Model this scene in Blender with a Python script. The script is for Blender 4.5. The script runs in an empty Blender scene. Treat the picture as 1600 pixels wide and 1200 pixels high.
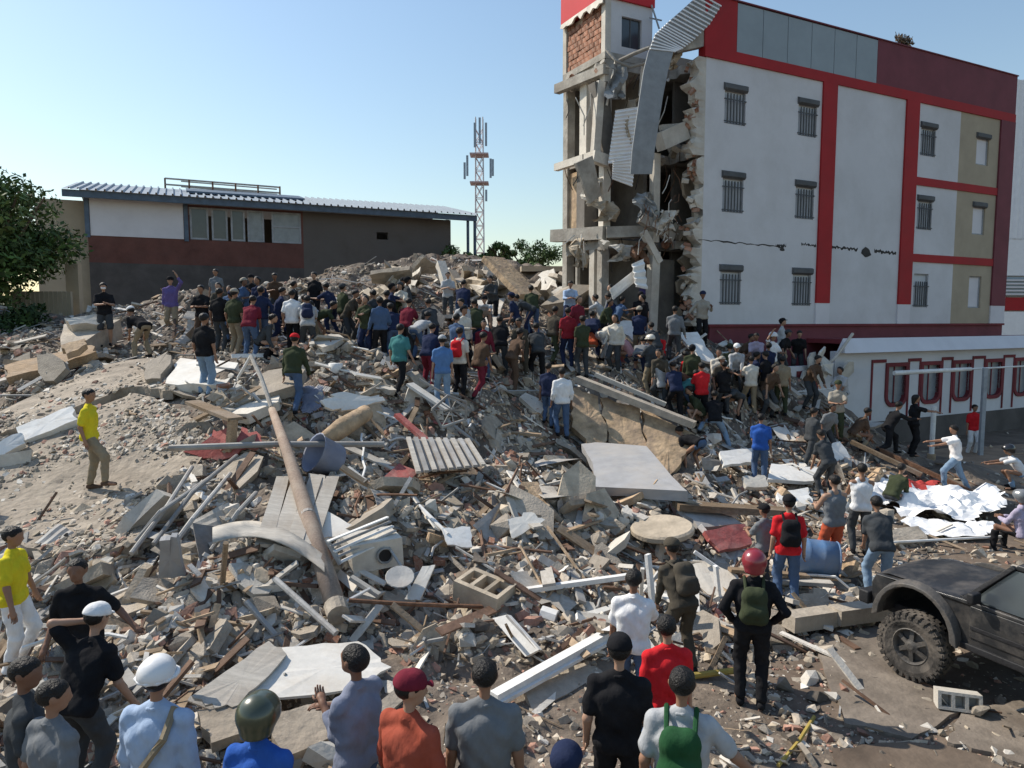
import bpy, bmesh, math, random
import numpy as np
from mathutils import Vector, Matrix, Euler
random.seed(7); RNG = np.random.default_rng(7)
S = bpy.context.scene
COL = S.collection
# ---------------------------------------------------------------- camera
FPX = 1130.0; TH = math.radians(5.06); CAMH = 4.4
cd = bpy.data.cameras.new('camera'); cam = bpy.data.objects.new('camera', cd); COL.objects.link(cam)
cam.location = (0, 0, CAMH); cam.rotation_euler = (math.radians(90) - TH, 0, 0)
cd.sensor_width = 36; cd.lens = 36 * FPX / 1600; cd.clip_end = 6000; cd.clip_start = 0.05
S.camera = cam
# ---------------------------------------------------------------- light
SUN_DIR = Vector((-0.84, 0.42, 0.90)).normalized()          # towards the sun
w = bpy.data.worlds.new('World'); S.world = w; w.use_nodes = True
nt = w.node_tree; nt.nodes.clear()
sky = nt.nodes.new('ShaderNodeTexSky'); sky.sky_type = 'NISHITA'; sky.sun_disc = False
sky.sun_elevation = math.asin(SUN_DIR.z)
sky.sun_rotation = math.atan2(SUN_DIR.x, SUN_DIR.y)
sky.altitude = 0; sky.air_density = 1.5; sky.dust_density = 0.6; sky.ozone_density = 2.6
bg = nt.nodes.new('ShaderNodeBackground'); bg.inputs[1].default_value = 0.135
out = nt.nodes.new('ShaderNodeOutputWorld')
nt.links.new(sky.outputs[0], bg.inputs[0]); nt.links.new(bg.outputs[0], out.inputs[0])
sl = bpy.data.lights.new('sun', 'SUN'); sun = bpy.data.objects.new('sun', sl); COL.objects.link(sun)
sl.energy = 5.0; sl.angle = math.radians(0.5); sl.color = (1.0, 0.92, 0.80)
sun.rotation_euler = SUN_DIR.to_track_quat('Z', 'Y').to_euler()
S.view_settings.view_transform = 'Standard'; S.view_settings.look = 'None'
S.view_settings.exposure = 0.12; S.view_settings.gamma = 1.0; S.view_settings.use_curve_mapping = False
S.cycles.max_bounces = 5; S.cycles.diffuse_bounces = 3; S.cycles.glossy_bounces = 2
S.cycles.transmission_bounces = 2; S.cycles.transparent_max_bounces = 4; S.cycles.use_denoising = True
# ---------------------------------------------------------------- pixel rays
def ray(px, py):
    u = (px - 800) / FPX; v = (py - 600) / FPX
    return np.array([u, math.cos(TH) - v * math.sin(TH), -math.sin(TH) - v * math.cos(TH)])
def P(px, py, D):
    return np.array([0, 0, CAMH]) + ray(px, py) * D
# ---------------------------------------------------------------- terrain
CP = []
def cz(py, *pairs):
    for px, z in pairs:
        r = ray(px, py); D = (z - CAMH) / r[2]; CP.append(tuple(P(px, py, D)))
def cD(px, py, D): CP.append(tuple(P(px, py, D)))
cz(1190, (0,.4), (300,.38), (600,.3), (900,.12), (1200,.03), (1600,0))
cz(1100, (0,.3), (300,.42), (600,.22), (900,.08), (1200,.02), (1600,0))
cz(1000, (0,.32), (300,.6), (600,.38), (900,.18), (1200,.02), (1600,0))
cz(900, (0,.75), (200,1.0), (450,.9), (700,.65), (900,.5), (1100,.3), (1300,.05), (1600,0))
cz(785, (0,1.3), (150,1.28), (400,1.4), (600,1.3), (800,1.1), (1000,.8), (1200,.4), (1400,.1), (1600,0))
cz(700, (0,1.95), (200,2.0), (400,2.0), (600,1.8), (800,1.5), (1000,1.2), (1200,.8), (1400,.15), (1600,0))
for a in [(0,620,17),(150,620,16),(325,620,15.2),(480,620,15.5),(630,620,16.8),(760,620,17.6),(880,660,18.2),(1000,640,19.3),
          (1100,655,19.8),(1160,640,20.8),(1250,650,20.5),(1300,620,24.5),
          (0,545,19.5),(165,540,19.4),(270,528,21.0),(350,545,19.6),(450,550,19.2),(500,532,21),(600,560,19.2),(700,560,19.6),(800,560,20),
          (900,560,21),(1000,545,22.6),(1095,550,22.0),(1200,600,22.2),
          (0,490,24),(100,495,24),(300,475,24.5),(450,458,26),(600,445,28),(700,438,29),(800,440,29),(900,470,26.5),(1000,490,25),
          (450,446,30),(600,420,33),(700,416,34),(850,418,33),(920,445,31),(1040,480,28)]: cD(*a)
CP += [(-20,8,1.2),(-20,14,2.2),(-20,20,3.6),(-20,26,3.8),(-8,3.5,.5),(-4,3.5,.5),(-2,4.3,.5),(0,4.3,.45),(0,3.5,.48),(2,4,.4),(4,3.5,.1),(8,4,0),(10,9,0),(14,14,0),(14,20,0),(14,23,0),
       (-14,34,4.2),(-5,38,4.0),(2,38,4.0),(11.5,24.5,.3)]
CP = np.array(CP)
def tps_fit(p, lam):
    n = len(p); d = np.hypot(p[:,None,0]-p[None,:,0], p[:,None,1]-p[None,:,1])
    K = np.where(d > 0, d*d*np.log(np.maximum(d,1e-9)), 0) + lam*np.eye(n)
    Q = np.c_[np.ones(n), p[:,:2]]; A = np.zeros((n+3,n+3)); A[:n,:n]=K; A[:n,n:]=Q; A[n:,:n]=Q.T
    return np.linalg.solve(A, np.r_[p[:,2], 0,0,0])
TW = tps_fit(CP, 1.2)
def tps(x, y):
    x = np.asarray(x, float); y = np.asarray(y, float); r = TW[-3] + TW[-2]*x + TW[-1]*y
    for i in range(len(CP)):
        d2 = (x-CP[i,0])**2 + (y-CP[i,1])**2
        r = r + TW[i]*0.5*d2*np.log(np.maximum(d2,1e-12))
    return r
GX0, GY0, GS = -24.0, 2.0, 0.1
NXG, NYG = 441, 441
gx = GX0 + GS*np.arange(NXG); gy = GY0 + GS*np.arange(NYG)
def sstep(a, b, x):
    t = np.clip((x-a)/(b-a), 0, 1); return t*t*(3-2*t)
XX, YY = np.meshgrid(gx, gy, indexing='ij')
HS = tps(XX, YY)                      # smooth mound
edge = sstep(-23.9,-21,XX)*(1-sstep(14.5,17,XX))*(1-sstep(39,45,YY))
HS = HS*edge
HS = np.maximum(HS, -0.12)
def vnoise(x, y, s, seed):
    g = np.random.default_rng(seed).random((257,257)); x = x/s+100; y = y/s+100
    xi = np.floor(x).astype(int); yi = np.floor(y).astype(int); fx = x-xi; fy = y-yi
    fx = fx*fx*(3-2*fx); fy = fy*fy*(3-2*fy); xi %= 256; yi %= 256
    return (g[xi,yi]*(1-fx)+g[xi+1,yi]*fx)*(1-fy)+(g[xi,yi+1]*(1-fx)+g[xi+1,yi+1]*fx)*fy - .5
# the smooth fallen roof slab on the left, given in world metres
def inpoly(x, y, poly):
    r = np.zeros(np.shape(x), bool); n = len(poly)
    for i in range(n):
        x0,y0 = poly[i]; x1,y1 = poly[(i+1)%n]
        c = ((y0 > y) != (y1 > y)); r ^= c & (x < (x1-x0)*(y-y0)/((y1-y0) if y1!=y0 else 1e-9)+x0)
    return r
def bil(G, x, y):
    fx = np.clip((np.asarray(x,float)-GX0)/GS, 0, NXG-1.001); fy = np.clip((np.asarray(y,float)-GY0)/GS, 0, NYG-1.001)
    i = fx.astype(int); j = fy.astype(int); a = fx-i; b = fy-j
    return (G[i,j]*(1-a)+G[i+1,j]*a)*(1-b)+(G[i,j+1]*(1-a)+G[i+1,j+1]*a)*b
def march(G, px, py, off=0.0, t0=3.0, t1=46.0, st=0.08):
    px = np.atleast_1d(np.asarray(px, float)); py = np.atleast_1d(np.asarray(py, float))
    u = (px-800)/FPX; v = (py-600)/FPX
    rx = u; ry = math.cos(TH)-v*math.sin(TH); rz = -math.sin(TH)-v*math.cos(TH)
    T = np.full(px.shape, np.nan); t = t0
    while t < t1:
        m = np.isnan(T)
        if not m.any(): break
        z = CAMH + rz*t; h = bil(G, rx*t, ry*t)+off
        T = np.where(m & (z <= h), t, T); t += st
    return T, rx, ry, rz
def hits(px, py, G=None, off=0.0):
    T, rx, ry, rz = march(HN if G is None else G, px, py, off)
    T2 = np.where(np.isnan(T), 40, T)
    return np.stack([rx*T2, ry*T2, CAMH+rz*T2], -1), ~np.isnan(T)
def hit(px, py, off=0.0, dz=0.0):
    p, ok = hits([px], [py], HS, off); q = p[0].copy(); q[2] += dz; return q
SLAB1 = [(-9,640),(215,585),(330,640),(345,700),(260,760),(225,850),(120,880),(40,860),(-9,780)]
pp, _ = hits([p[0] for p in SLAB1], [p[1] for p in SLAB1], HS); SLABW = [(p[0],p[1]) for p in pp]
smooth = inpoly(XX, YY, SLABW)
sm = smooth.astype(float)
for _ in range(6): sm[1:-1,1:-1] = (sm[1:-1,1:-1]+sm[2:,1:-1]+sm[:-2,1:-1]+sm[1:-1,2:]+sm[1:-1,:-2])/5
rough = (1-.93*sm)*sstep(-.02,.35,HS)
road = sstep(2.0,4.0,XX-0.28*(YY-6))*(1-sstep(9.5,10.5,YY))
HN = HS + rough*(1-.8*road)*(.55*vnoise(XX,YY,1.3,1)+.42*vnoise(XX,YY,.6,2)+.2*vnoise(XX,YY,.27,3)) + .03*vnoise(XX,YY,.2,4)
def gz(x, y): return float(bil(HN, x, y))
def gzs(x, y): return float(bil(HS, x, y))
def gnorm(x, y, e=.25):
    return Vector((-(gzs(x+e,y)-gzs(x-e,y))/(2*e), -(gzs(x,y+e)-gzs(x,y-e))/(2*e), 1)).normalized()
# ---------------------------------------------------------------- materials
MATS = {}
def mat(key, color, rough=.85, var=.18, scale=3.0, bump=.25, bscale=25.0, metal=0.0, spec=.3, island=0.0, dirt=None, dirtamt=.5, dirtscale=1.2, coat=0.0, stretch=None, objrand=.0):
    if key in MATS: return MATS[key]
    m = bpy.data.materials.new(key); MATS[key] = m; m.use_nodes = True; n = m.node_tree.nodes; L = m.node_tree.links
    b = n['Principled BSDF']; b.inputs['Roughness'].default_value = rough; b.inputs['Metallic'].default_value = metal
    b.inputs['Specular IOR Level'].default_value = spec
    if coat: b.inputs['Coat Weight'].default_value = coat; b.inputs['Coat Roughness'].default_value = .15
    tc = n.new('ShaderNodeTexCoord'); vec = tc.outputs['Object']
    if stretch:
        mp = n.new('ShaderNodeMapping'); mp.inputs['Scale'].default_value = stretch; L.new(vec, mp.inputs[0]); vec = mp.outputs[0]
    nz = n.new('ShaderNodeTexNoise'); nz.inputs['Scale'].default_value = scale; nz.inputs['Detail'].default_value = 6; nz.inputs['Roughness'].default_value = .65
    L.new(vec, nz.inputs['Vector'])
    mr = n.new('ShaderNodeMapRange'); mr.inputs[1].default_value = .3; mr.inputs[2].default_value = .7
    mr.inputs[3].default_value = 1-var*1.6; mr.inputs[4].default_value = 1+var; L.new(nz.outputs[0], mr.inputs[0])
    val = mr.outputs[0]
    def mul(a, bsock):
        q = n.new('ShaderNodeMath'); q.operation = 'MULTIPLY'; L.new(a, q.inputs[0]); L.new(bsock, q.inputs[1]); return q.outputs[0]
    if island:
        g = n.new('ShaderNodeNewGeometry'); r = n.new('ShaderNodeMapRange'); r.inputs[3].default_value = 1-island; r.inputs[4].default_value = 1+island*.8
        L.new(g.outputs['Random Per Island'], r.inputs[0]); val = mul(val, r.outputs[0])
    if objrand:
        g = n.new('ShaderNodeObjectInfo'); r = n.new('ShaderNodeMapRange'); r.inputs[3].default_value = 1-objrand; r.inputs[4].default_value = 1+objrand*.8
        L.new(g.outputs['Random'], r.inputs[0]); val = mul(val, r.outputs[0])
    vm = n.new('ShaderNodeVectorMath'); vm.operation = 'SCALE'; vm.inputs[0].default_value = color; L.new(val, vm.inputs['Scale'])
    csock = vm.outputs[0]
    if dirt:
        dn = n.new('ShaderNodeTexNoise'); dn.inputs['Scale'].default_value = dirtscale; dn.inputs['Detail'].default_value = 8; dn.inputs['Roughness'].default_value = .7
        L.new(tc.outputs['Object'], dn.inputs['Vector'])
        r = n.new('ShaderNodeMapRange'); r.inputs[1].default_value = .45; r.inputs[2].default_value = .68; r.inputs[4].default_value = dirtamt; L.new(dn.outputs[0], r.inputs[0])
        mx = n.new('ShaderNodeMix'); mx.data_type = 'RGBA'; L.new(r.outputs[0], mx.inputs[0]); L.new(csock, mx.inputs[6]); mx.inputs[7].default_value = (*dirt, 1)
        csock = mx.outputs[2]
    L.new(csock, b.inputs['Base Color'])
    if bump:
        bn = n.new('ShaderNodeTexNoise'); bn.inputs['Scale'].default_value = bscale; bn.inputs['Detail'].default_value = 5; L.new(vec, bn.inputs['Vector'])
        bp = n.new('ShaderNodeBump'); bp.inputs['Strength'].default_value = bump; bp.inputs['Distance'].default_value = .03
        L.new(bn.outputs[0], bp.inputs['Height']); L.new(bp.outputs[0], b.inputs['Normal'])
    return m
DUST = (.34,.29,.235)
def M(k):
    T = dict(
        ground=((.155,.118,.088),dict(var=.3,scale=1.2,bump=.6,bscale=9,dirt=(.085,.058,.042),dirtamt=.75,dirtscale=.55)),
        mound=((.19,.152,.118),dict(var=.35,scale=2.2,bump=.9,bscale=14,dirt=(.10,.08,.065),dirtamt=.7,dirtscale=.9)),  # dark soil, deepened to stand in for shade in the gaps between debris
        slab=((.36,.305,.24),dict(var=.3,scale=2.4,bump=1.0,bscale=9,dirt=(.21,.17,.13),dirtamt=.8,dirtscale=1.1)),
        concrete=((.41,.355,.285),dict(var=.2,scale=3,bump=.5,bscale=18,dirt=(.24,.21,.18),dirtamt=.5,objrand=.25)),
        concrete_i=((.41,.355,.285),dict(var=.2,scale=3,bump=.4,bscale=18,island=.4)),
        dark_i=((.19,.16,.13),dict(var=.3,scale=4,bump=.4,bscale=18,island=.5)),  # dark pieces, mixed in so the rubble reads as having shaded gaps
        tan_i=((.44,.37,.28),dict(var=.2,scale=3,bump=.4,bscale=18,island=.35)),
        plaster=((.62,.58,.51),dict(var=.1,scale=3,bump=.25,bscale=20,dirt=DUST,dirtamt=.6,objrand=.2)),
        plaster_i=((.62,.575,.505),dict(var=.12,scale=3,bump=.25,island=.25)),
        brick=((.36,.16,.095),dict(var=.25,scale=6,bump=.4,bscale=30,dirt=(.38,.30,.24),dirtamt=.85,dirtscale=3,objrand=.35)),
        dirtpath=((.30,.21,.14),dict(var=.25,scale=1.5,bump=.5,dirt=(.22,.15,.10),dirtamt=.6)),
        paving=((.215,.18,.145),dict(var=.3,scale=1.8,bump=.6,bscale=12,dirt=(.13,.105,.085),dirtamt=.8,dirtscale=1.1)),
        brick_i=((.37,.21,.155),dict(var=.25,scale=6,bump=.4,island=.45)),
        wood=((.32,.225,.14),dict(var=.3,scale=4,bump=.3,stretch=(1,12,12),dirt=(.35,.30,.25),dirtamt=.6,objrand=.4)),
        wood_i=((.34,.25,.165),dict(var=.3,scale=4,island=.45)),
        metal=((.37,.365,.35),dict(rough=.7,metal=.1,var=.18,scale=3,bump=.15,dirt=(.28,.23,.19),dirtamt=.7,objrand=.3)),
        metal_i=((.38,.375,.36),dict(rough=.7,metal=.1,var=.2,island=.35)),
        rust=((.16,.085,.05),dict(rough=.8,var=.3,scale=9,objrand=.3)),
        rust_i=((.15,.09,.06),dict(rough=.8,var=.3,island=.4)),
        pole=((.30,.225,.175),dict(var=.2,scale=3,stretch=(10,10,1),bump=.3,dirt=(.42,.36,.29),dirtamt=.6,dirtscale=2)),
        white=((.78,.77,.74),dict(var=.06,bump=.1,dirt=(.45,.40,.33),dirtamt=.5,dirtscale=2.5)),
        whitesheet=((.74,.71,.65),dict(var=.1,bump=.2,bscale=8,dirt=(.45,.38,.29),dirtamt=.6,dirtscale=1.4)),
        fibre=((.46,.43,.38),dict(var=.15,stretch=(1,6,1),bump=.2,dirt=(.30,.25,.2),dirtamt=.6)),
        clothred=((.42,.05,.045),dict(var=.2,bump=.2)), redsheet=((.38,.10,.09),dict(var=.2,scale=6,dirt=(.4,.3,.25),dirtamt=.5)),
        yellow=((.42,.31,.08),dict(var=.2)), blue=((.09,.19,.36),dict(rough=.45,var=.15,bump=.05,dirt=(.3,.28,.25),dirtamt=.5)),
        basin=((.20,.23,.32),dict(rough=.5,var=.15,bump=.05,dirt=(.3,.28,.25),dirtamt=.6)),
        tarp=((.80,.80,.80),dict(rough=.6,var=.05,bump=.3,bscale=6)),
        black=((.02,.02,.022),dict(rough=.6,var=.2)), dark=((.045,.042,.04),dict(rough=.8,var=.3)),
        ochre=((.50,.36,.225),dict(var=.35,scale=2.6,bump=.9,bscale=9,dirt=(.27,.20,.15),dirtamt=.8,dirtscale=1.9)),
        mattress=((.34,.34,.345),dict(var=.1,bump=.2,bscale=60,dirt=(.42,.38,.33),dirtamt=.5)),
        wallw=((.62,.62,.635),dict(var=.05,scale=.5,bump=.12,bscale=20,dirt=(.43,.42,.405),dirtamt=.4,dirtscale=.45)),
        wallred=((.36,.018,.022),dict(var=.08,scale=1,rough=.7,bump=.05,dirt=(.25,.03,.03),dirtamt=.4,dirtscale=.6)),
        redbright=((.55,.02,.028),dict(var=.05,scale=1,rough=.6,bump=.03)),
        maroon=((.17,.042,.055),dict(var=.12,scale=1,rough=.7,bump=.05)),
        darkmaroon=((.19,.035,.042),dict(var=.2,scale=1,rough=.8,bump=.1)),
        greypanel=((.27,.32,.35),dict(var=.06,scale=1,rough=.5,bump=.03)),
        beige=((.40,.34,.25),dict(var=.08,scale=1,bump=.05)),
        glass=((.05,.06,.07),dict(rough=.15,var=.1,spec=.6,bump=0)),
        greyglass=((.23,.26,.28),dict(rough=.25,var=.15,spec=.5,bump=0)),
        bar=((.34,.36,.38),dict(rough=.6,bump=0)), hood=((.10,.105,.11),dict(rough=.7,bump=0)),
        shutter=((.50,.53,.56),dict(rough=.6,var=.06,bump=0)),
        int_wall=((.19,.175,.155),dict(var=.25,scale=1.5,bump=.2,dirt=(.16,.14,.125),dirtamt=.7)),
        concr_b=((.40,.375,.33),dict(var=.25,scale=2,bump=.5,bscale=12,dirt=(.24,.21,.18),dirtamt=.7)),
        roofblue=((.30,.345,.39),dict(rough=.6,metal=.05,var=.08,scale=1,bump=0,dirt=(.25,.29,.33),dirtamt=.4)),
        sheetgrey=((.27,.285,.295),dict(rough=.75,var=.12,bump=.05)),
        whmetal=((.80,.81,.82),dict(rough=.55,var=.04,bump=0)), steelblue=((.10,.14,.19),dict(rough=.6)),
        greyplaster=((.14,.122,.108),dict(var=.15,scale=.8,bump=.2,dirt=(.10,.095,.09),dirtamt=.6,dirtscale=.4)),
        panelwhite=((.66,.65,.67),dict(var=.05,scale=1,bump=.05)), redbrown=((.15,.065,.052),dict(var=.2,scale=1,dirt=(.14,.07,.06),dirtamt=.6)),
        charwall=((.10,.09,.085),dict(var=.2,scale=1)),
        bark=((.12,.09,.06),dict(var=.3,scale=6,bump=.6)),
        leafA=((.06,.11,.025),dict(var=.3,island=.55,bump=0,rough=.7)), leafB=((.03,.06,.014),dict(var=.3,island=.5,bump=0,rough=.7)),
        leafC=((.10,.15,.045),dict(var=.3,island=.5,bump=0,rough=.7)),
        tower=((.62,.60,.62),dict(rough=.6,bump=0)), towerred=((.55,.44,.44),dict(rough=.6,bump=0)), antenna=((.30,.36,.42),dict(rough=.6,bump=0)),
        carpaint=((.016,.017,.019),dict(rough=.5,var=.25,scale=2,spec=.5,coat=.15,bump=.02,dirt=(.13,.115,.10),dirtamt=.75,dirtscale=1.6)),
        tyre=((.055,.05,.045),dict(rough=.9,var=.3,scale=6,dirt=(.20,.17,.14),dirtamt=.8,dirtscale=3)),
        rim=((.10,.095,.09),dict(rough=.6,metal=.3,dirt=(.2,.17,.14),dirtamt=.6,dirtscale=4)),
        skinA=((.30,.165,.105),dict(rough=.55,var=.06,bump=.05)), skinB=((.21,.11,.07),dict(rough=.55,var=.06,bump=.05)), skinC=((.39,.235,.16),dict(rough=.55,var=.06,bump=.05)),
        hair=((.012,.010,.009),dict(rough=.5,var=.3,bump=.6,bscale=60)), brownhair=((.05,.03,.02),dict(rough=.5,var=.3,bump=.6,bscale=60)),
        eye=((.6,.58,.55),dict(rough=.3,bump=0)), lips=((.22,.08,.07),dict(rough=.5,bump=0)),
    )
    c, kw = T[k]
    return mat(k, c, **kw)
def cloth(color):
    k = 'cloth_%02x%02x%02x' % tuple(int(min(1,c)*255) for c in color)
    return mat(k, color, rough=.95, var=.10, scale=3, bump=.45, bscale=4, spec=.1, stretch=(3.5,3.5,1.6), dirt=tuple(.8*c+.05 for c in color), dirtamt=.2, dirtscale=4)
# ---------------------------------------------------------------- mesh helpers
class MB:
    def __init__(s): s.v = []; s.f = []; s.mi = []
    def add(s, vs, fs, mi=0):
        o = len(s.v); s.v.extend([tuple(map(float, q)) for q in vs]); s.f.extend([tuple(o+i for i in f) for f in fs]); s.mi.extend([mi]*len(fs)); return s
    def box(s, x0, y0, z0, x1, y1, z1, mi=0):
        vs = [(x,y,z) for z in (z0,z1) for y in (y0,y1) for x in (x0,x1)]
        return s.add(vs, [(0,2,3,1),(4,5,7,6),(0,1,5,4),(2,6,7,3),(0,4,6,2),(1,3,7,5)], mi)
    def obox(s, c, ax, ay, az, mi=0):    # centre and three half-axis vectors
        c = np.array(c,float); ax=np.array(ax,float); ay=np.array(ay,float); az=np.array(az,float)
        vs = [c+i*ax+j*ay+k*az for k in (-1,1) for j in (-1,1) for i in (-1,1)]
        return s.add(vs, [(0,2,3,1),(4,5,7,6),(0,1,5,4),(2,6,7,3),(0,4,6,2),(1,3,7,5)], mi)
    def beam(s, a, b, wd, ht, mi=0, up=(0,0,1)):
        a=np.array(a,float); b=np.array(b,float); d=(b-a)/2; n=np.cross(d, up); nn=np.linalg.norm(n)
        if nn<1e-6: n=np.array([1.,0,0]); nn=1
        n=n/nn; u=np.cross(n,d); u=u/np.linalg.norm(u)
        return s.obox((a+b)/2, d, n*wd/2, u*ht/2, mi)
    def tube(s, pts, r, n=8, mi=0, caps=True):
        pts=[np.array(p,float) for p in pts]; rs = r if hasattr(r,'__len__') else [r]*len(pts)
        o=len(s.v); t=pts[1]-pts[0]; ref=np.array([0,0,1.]) if abs(t[2])<.9*np.linalg.norm(t) else np.array([1.,0,0])
        for i,p in enumerate(pts):
            t=(pts[min(i+1,len(pts)-1)]-pts[max(i-1,0)]); t=t/(np.linalg.norm(t)+1e-9)
            a=np.cross(t,ref); a=a/(np.linalg.norm(a)+1e-9); b=np.cross(t,a)
            for k in range(n):
                q=2*math.pi*k/n; s.v.append(tuple(p+rs[i]*(math.cos(q)*a+math.sin(q)*b)))
        for i in range(len(pts)-1):
            for k in range(n):
                s.f.append((o+i*n+k,o+i*n+(k+1)%n,o+(i+1)*n+(k+1)%n,o+(i+1)*n+k)); s.mi.append(mi)
        if caps:
            s.f.append(tuple(o+k for k in range(n))[::-1]); s.mi.append(mi); m=o+(len(pts)-1)*n
            s.f.append(tuple(m+k for k in range(n))); s.mi.append(mi)
        return s
    def lathe(s, prof, n=20, mi=0, M4=None):
        o=len(s.v)
        for r,z in prof:
            for k in range(n):
                q=2*math.pi*k/n; p=Vector((r*math.cos(q), r*math.sin(q), z)); p = M4@p if M4 else p; s.v.append(tuple(p))
        for i in range(len(prof)-1):
            for k in range(n):
                s.f.append((o+i*n+k,o+i*n+(k+1)%n,o+(i+1)*n+(k+1)%n,o+(i+1)*n+k)); s.mi.append(mi)
        return s
    def prism(s, poly, z0, z1, mi=0, M4=None):
        n=len(poly); vs=[(x,y,z0) for x,y in poly]+[(x,y,z1) for x,y in poly]
        if M4: vs=[tuple(M4@Vector(q)) for q in vs]
        return s.add(vs,[tuple(range(n))[::-1],tuple(range(n,2*n))]+[(i,(i+1)%n,n+(i+1)%n,n+i) for i in range(n)],mi)
    def mesh(s, name, mats, smooth=False):
        me=bpy.data.meshes.new(name); me.from_pydata(s.v,[],s.f)
        for m in (mats if isinstance(mats,(list,tuple)) else [mats]): me.materials.append(m)
        if len(me.materials)>1: me.polygons.foreach_set('material_index', s.mi)
        if smooth: me.polygons.foreach_set('use_smooth',[True]*len(me.polygons))
        me.update(); return me
def tag(o, label=None, cat=None, group=None, kind=None):
    if label: o['label']=label
    if cat: o['category']=cat
    if group: o['group']=group
    if kind: o['kind']=kind
    return o
def obj(name, me, parent=None, loc=None, rot=None, label=None, cat=None, group=None, kind=None, mtx=None):
    o=bpy.data.objects.new(name, me); COL.objects.link(o)
    if parent is not None: o.parent=parent
    if loc is not None: o.location=tuple(loc)
    if rot is not None: o.rotation_euler=rot
    if mtx is not None: o.matrix_world=mtx if parent is None else mtx
    return tag(o,label,cat,group,kind)
def part(name, mb, m, parent, smooth=False, **k): return obj(name, mb.mesh(name, m, smooth), parent, **k)
def thing(name, label, cat, loc=(0,0,0), rz=0, group=None):
    return obj(name, None, None, loc, (0,0,rz), label, cat, group)
def recenter(o):
    """move a top-level mesh object's origin to the middle of its base"""
    me=o.data; n=len(me.vertices); a=np.empty(n*3); me.vertices.foreach_get('co',a); a=a.reshape(-1,3)
    c=np.array([a[:,0].mean(), a[:,1].mean(), a[:,2].min()]); a-=c; me.vertices.foreach_set('co',a.ravel()); o.location=c; return o
def solo(name, mb, m, label, cat, group=None, smooth=False, kind=None):
    return recenter(obj(name, mb.mesh(name,m,smooth), None, label=label, cat=cat, group=group, kind=kind))
# ---------------------------------------------------------------- ground and mound
def grid_mesh(name, xs, ys, Z, m):
    nx,ny=len(xs),len(ys); A,B=np.meshgrid(xs,ys,indexing='ij'); co=np.stack([A,B,Z],-1).reshape(-1,3)
    idx=np.arange(nx*ny).reshape(nx,ny); q=np.stack([idx[:-1,:-1],idx[1:,:-1],idx[1:,1:],idx[:-1,1:]],-1).reshape(-1,4)
    me=np_mesh(name,co,q); me.materials.append(m); return me
def np_mesh(name, co, q, smooth=False, mi=None):
    k=q.shape[1]; me=bpy.data.meshes.new(name); me.vertices.add(len(co)); me.vertices.foreach_set('co',np.ascontiguousarray(co,dtype=np.float32).ravel())
    me.loops.add(len(q)*k); me.loops.foreach_set('vertex_index',np.ascontiguousarray(q,dtype=np.int32).ravel())
    me.polygons.add(len(q)); me.polygons.foreach_set('loop_start',np.arange(len(q),dtype=np.int32)*k)
    try: me.polygons.foreach_set('loop_total',np.full(len(q),k,dtype=np.int32))
    except Exception: pass
    me.polygons.foreach_set('use_smooth',np.full(len(q),bool(smooth)))
    if mi is not None: me.polygons.foreach_set('material_index',np.ascontiguousarray(mi,dtype=np.int32))
    me.update(calc_edges=True); return me
far=np.array([30,38,50,70,100,160,300,700,2500.])
xs=np.r_[-far[::-1],np.arange(-24,24.01,1.0),far]; ys=np.r_[-far[::-1],np.arange(-24,24.01,1.0),far]
obj('ground', grid_mesh('ground',xs,ys,np.full((len(xs),len(ys)),-.01),M('ground')), kind='structure')
sx=np.arange(0,NXG); HM=HN.copy()+.05*sm*vnoise(XX,YY,.35,9); HM[~(edge>0.02)]=-.2; HM[(HS<.012)]=-.2
# mound sheet, denser near the camera through its 0.1 m grid
obj('rubble_mound_terrain', grid_mesh('rubble_mound_terrain',gx,gy,HM,M('mound')), kind='structure')
# ================================================================ buildings
def holes_wall(mb, x0, x1, z0, z1, y0, y1, holes, mi=0):
    """wall slab in the xz plane between y0 (front) and y1 (back) with rectangular holes"""
    X=sorted({x0,x1,*[h[0] for h in holes],*[h[1] for h in holes]}); Z=sorted({z0,z1,*[h[2] for h in holes],*[h[3] for h in holes]})
    X=[x for x in X if x0<=x<=x1]; Z=[z for z in Z if z0<=z<=z1]
    def solid(i,j):
        if i<0 or j<0 or i>=len(X)-1 or j>=len(Z)-1: return False
        cx=(X[i]+X[i+1])/2; c=(Z[j]+Z[j+1])/2
        return not any(h[0]<cx<h[1] and h[2]<c<h[3] for h in holes)
    for i in range(len(X)-1):
        for j in range(len(Z)-1):
            if not solid(i,j): continue
            a,b,c,d=X[i],X[i+1],Z[j],Z[j+1]
            mb.add([(a,y0,c),(b,y0,c),(b,y0,d),(a,y0,d)],[(0,1,2,3)],mi); mb.add([(a,y1,c),(b,y1,c),(b,y1,d),(a,y1,d)],[(3,2,1,0)],mi)
            if not solid(i-1,j): mb.add([(a,y0,c),(a,y1,c),(a,y1,d),(a,y0,d)],[(3,2,1,0)],mi)
            if not solid(i+1,j): mb.add([(b,y0,c),(b,y1,c),(b,y1,d),(b,y0,d)],[(0,1,2,3)],mi)
            if not solid(i,j-1): mb.add([(a,y0,c),(b,y0,c),(b,y1,c),(a,y1,c)],[(3,2,1,0)],mi)
            if not solid(i,j+1): mb.add([(a,y0,d),(b,y0,d),(b,y1,d),(a,y1,d)],[(0,1,2,3)],mi)
    return mb
def rag(a, b, n, amp, rr=random):
    """jagged line from a to b"""
    a=np.array(a,float); b=np.array(b,float); out=[a]
    for i in range(1,n): out.append(a+(b-a)*(i+rr.uniform(-.3,.3))/n+np.array([rr.uniform(-amp,amp) for _ in range(len(a))]))
    out.append(b); return out
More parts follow.
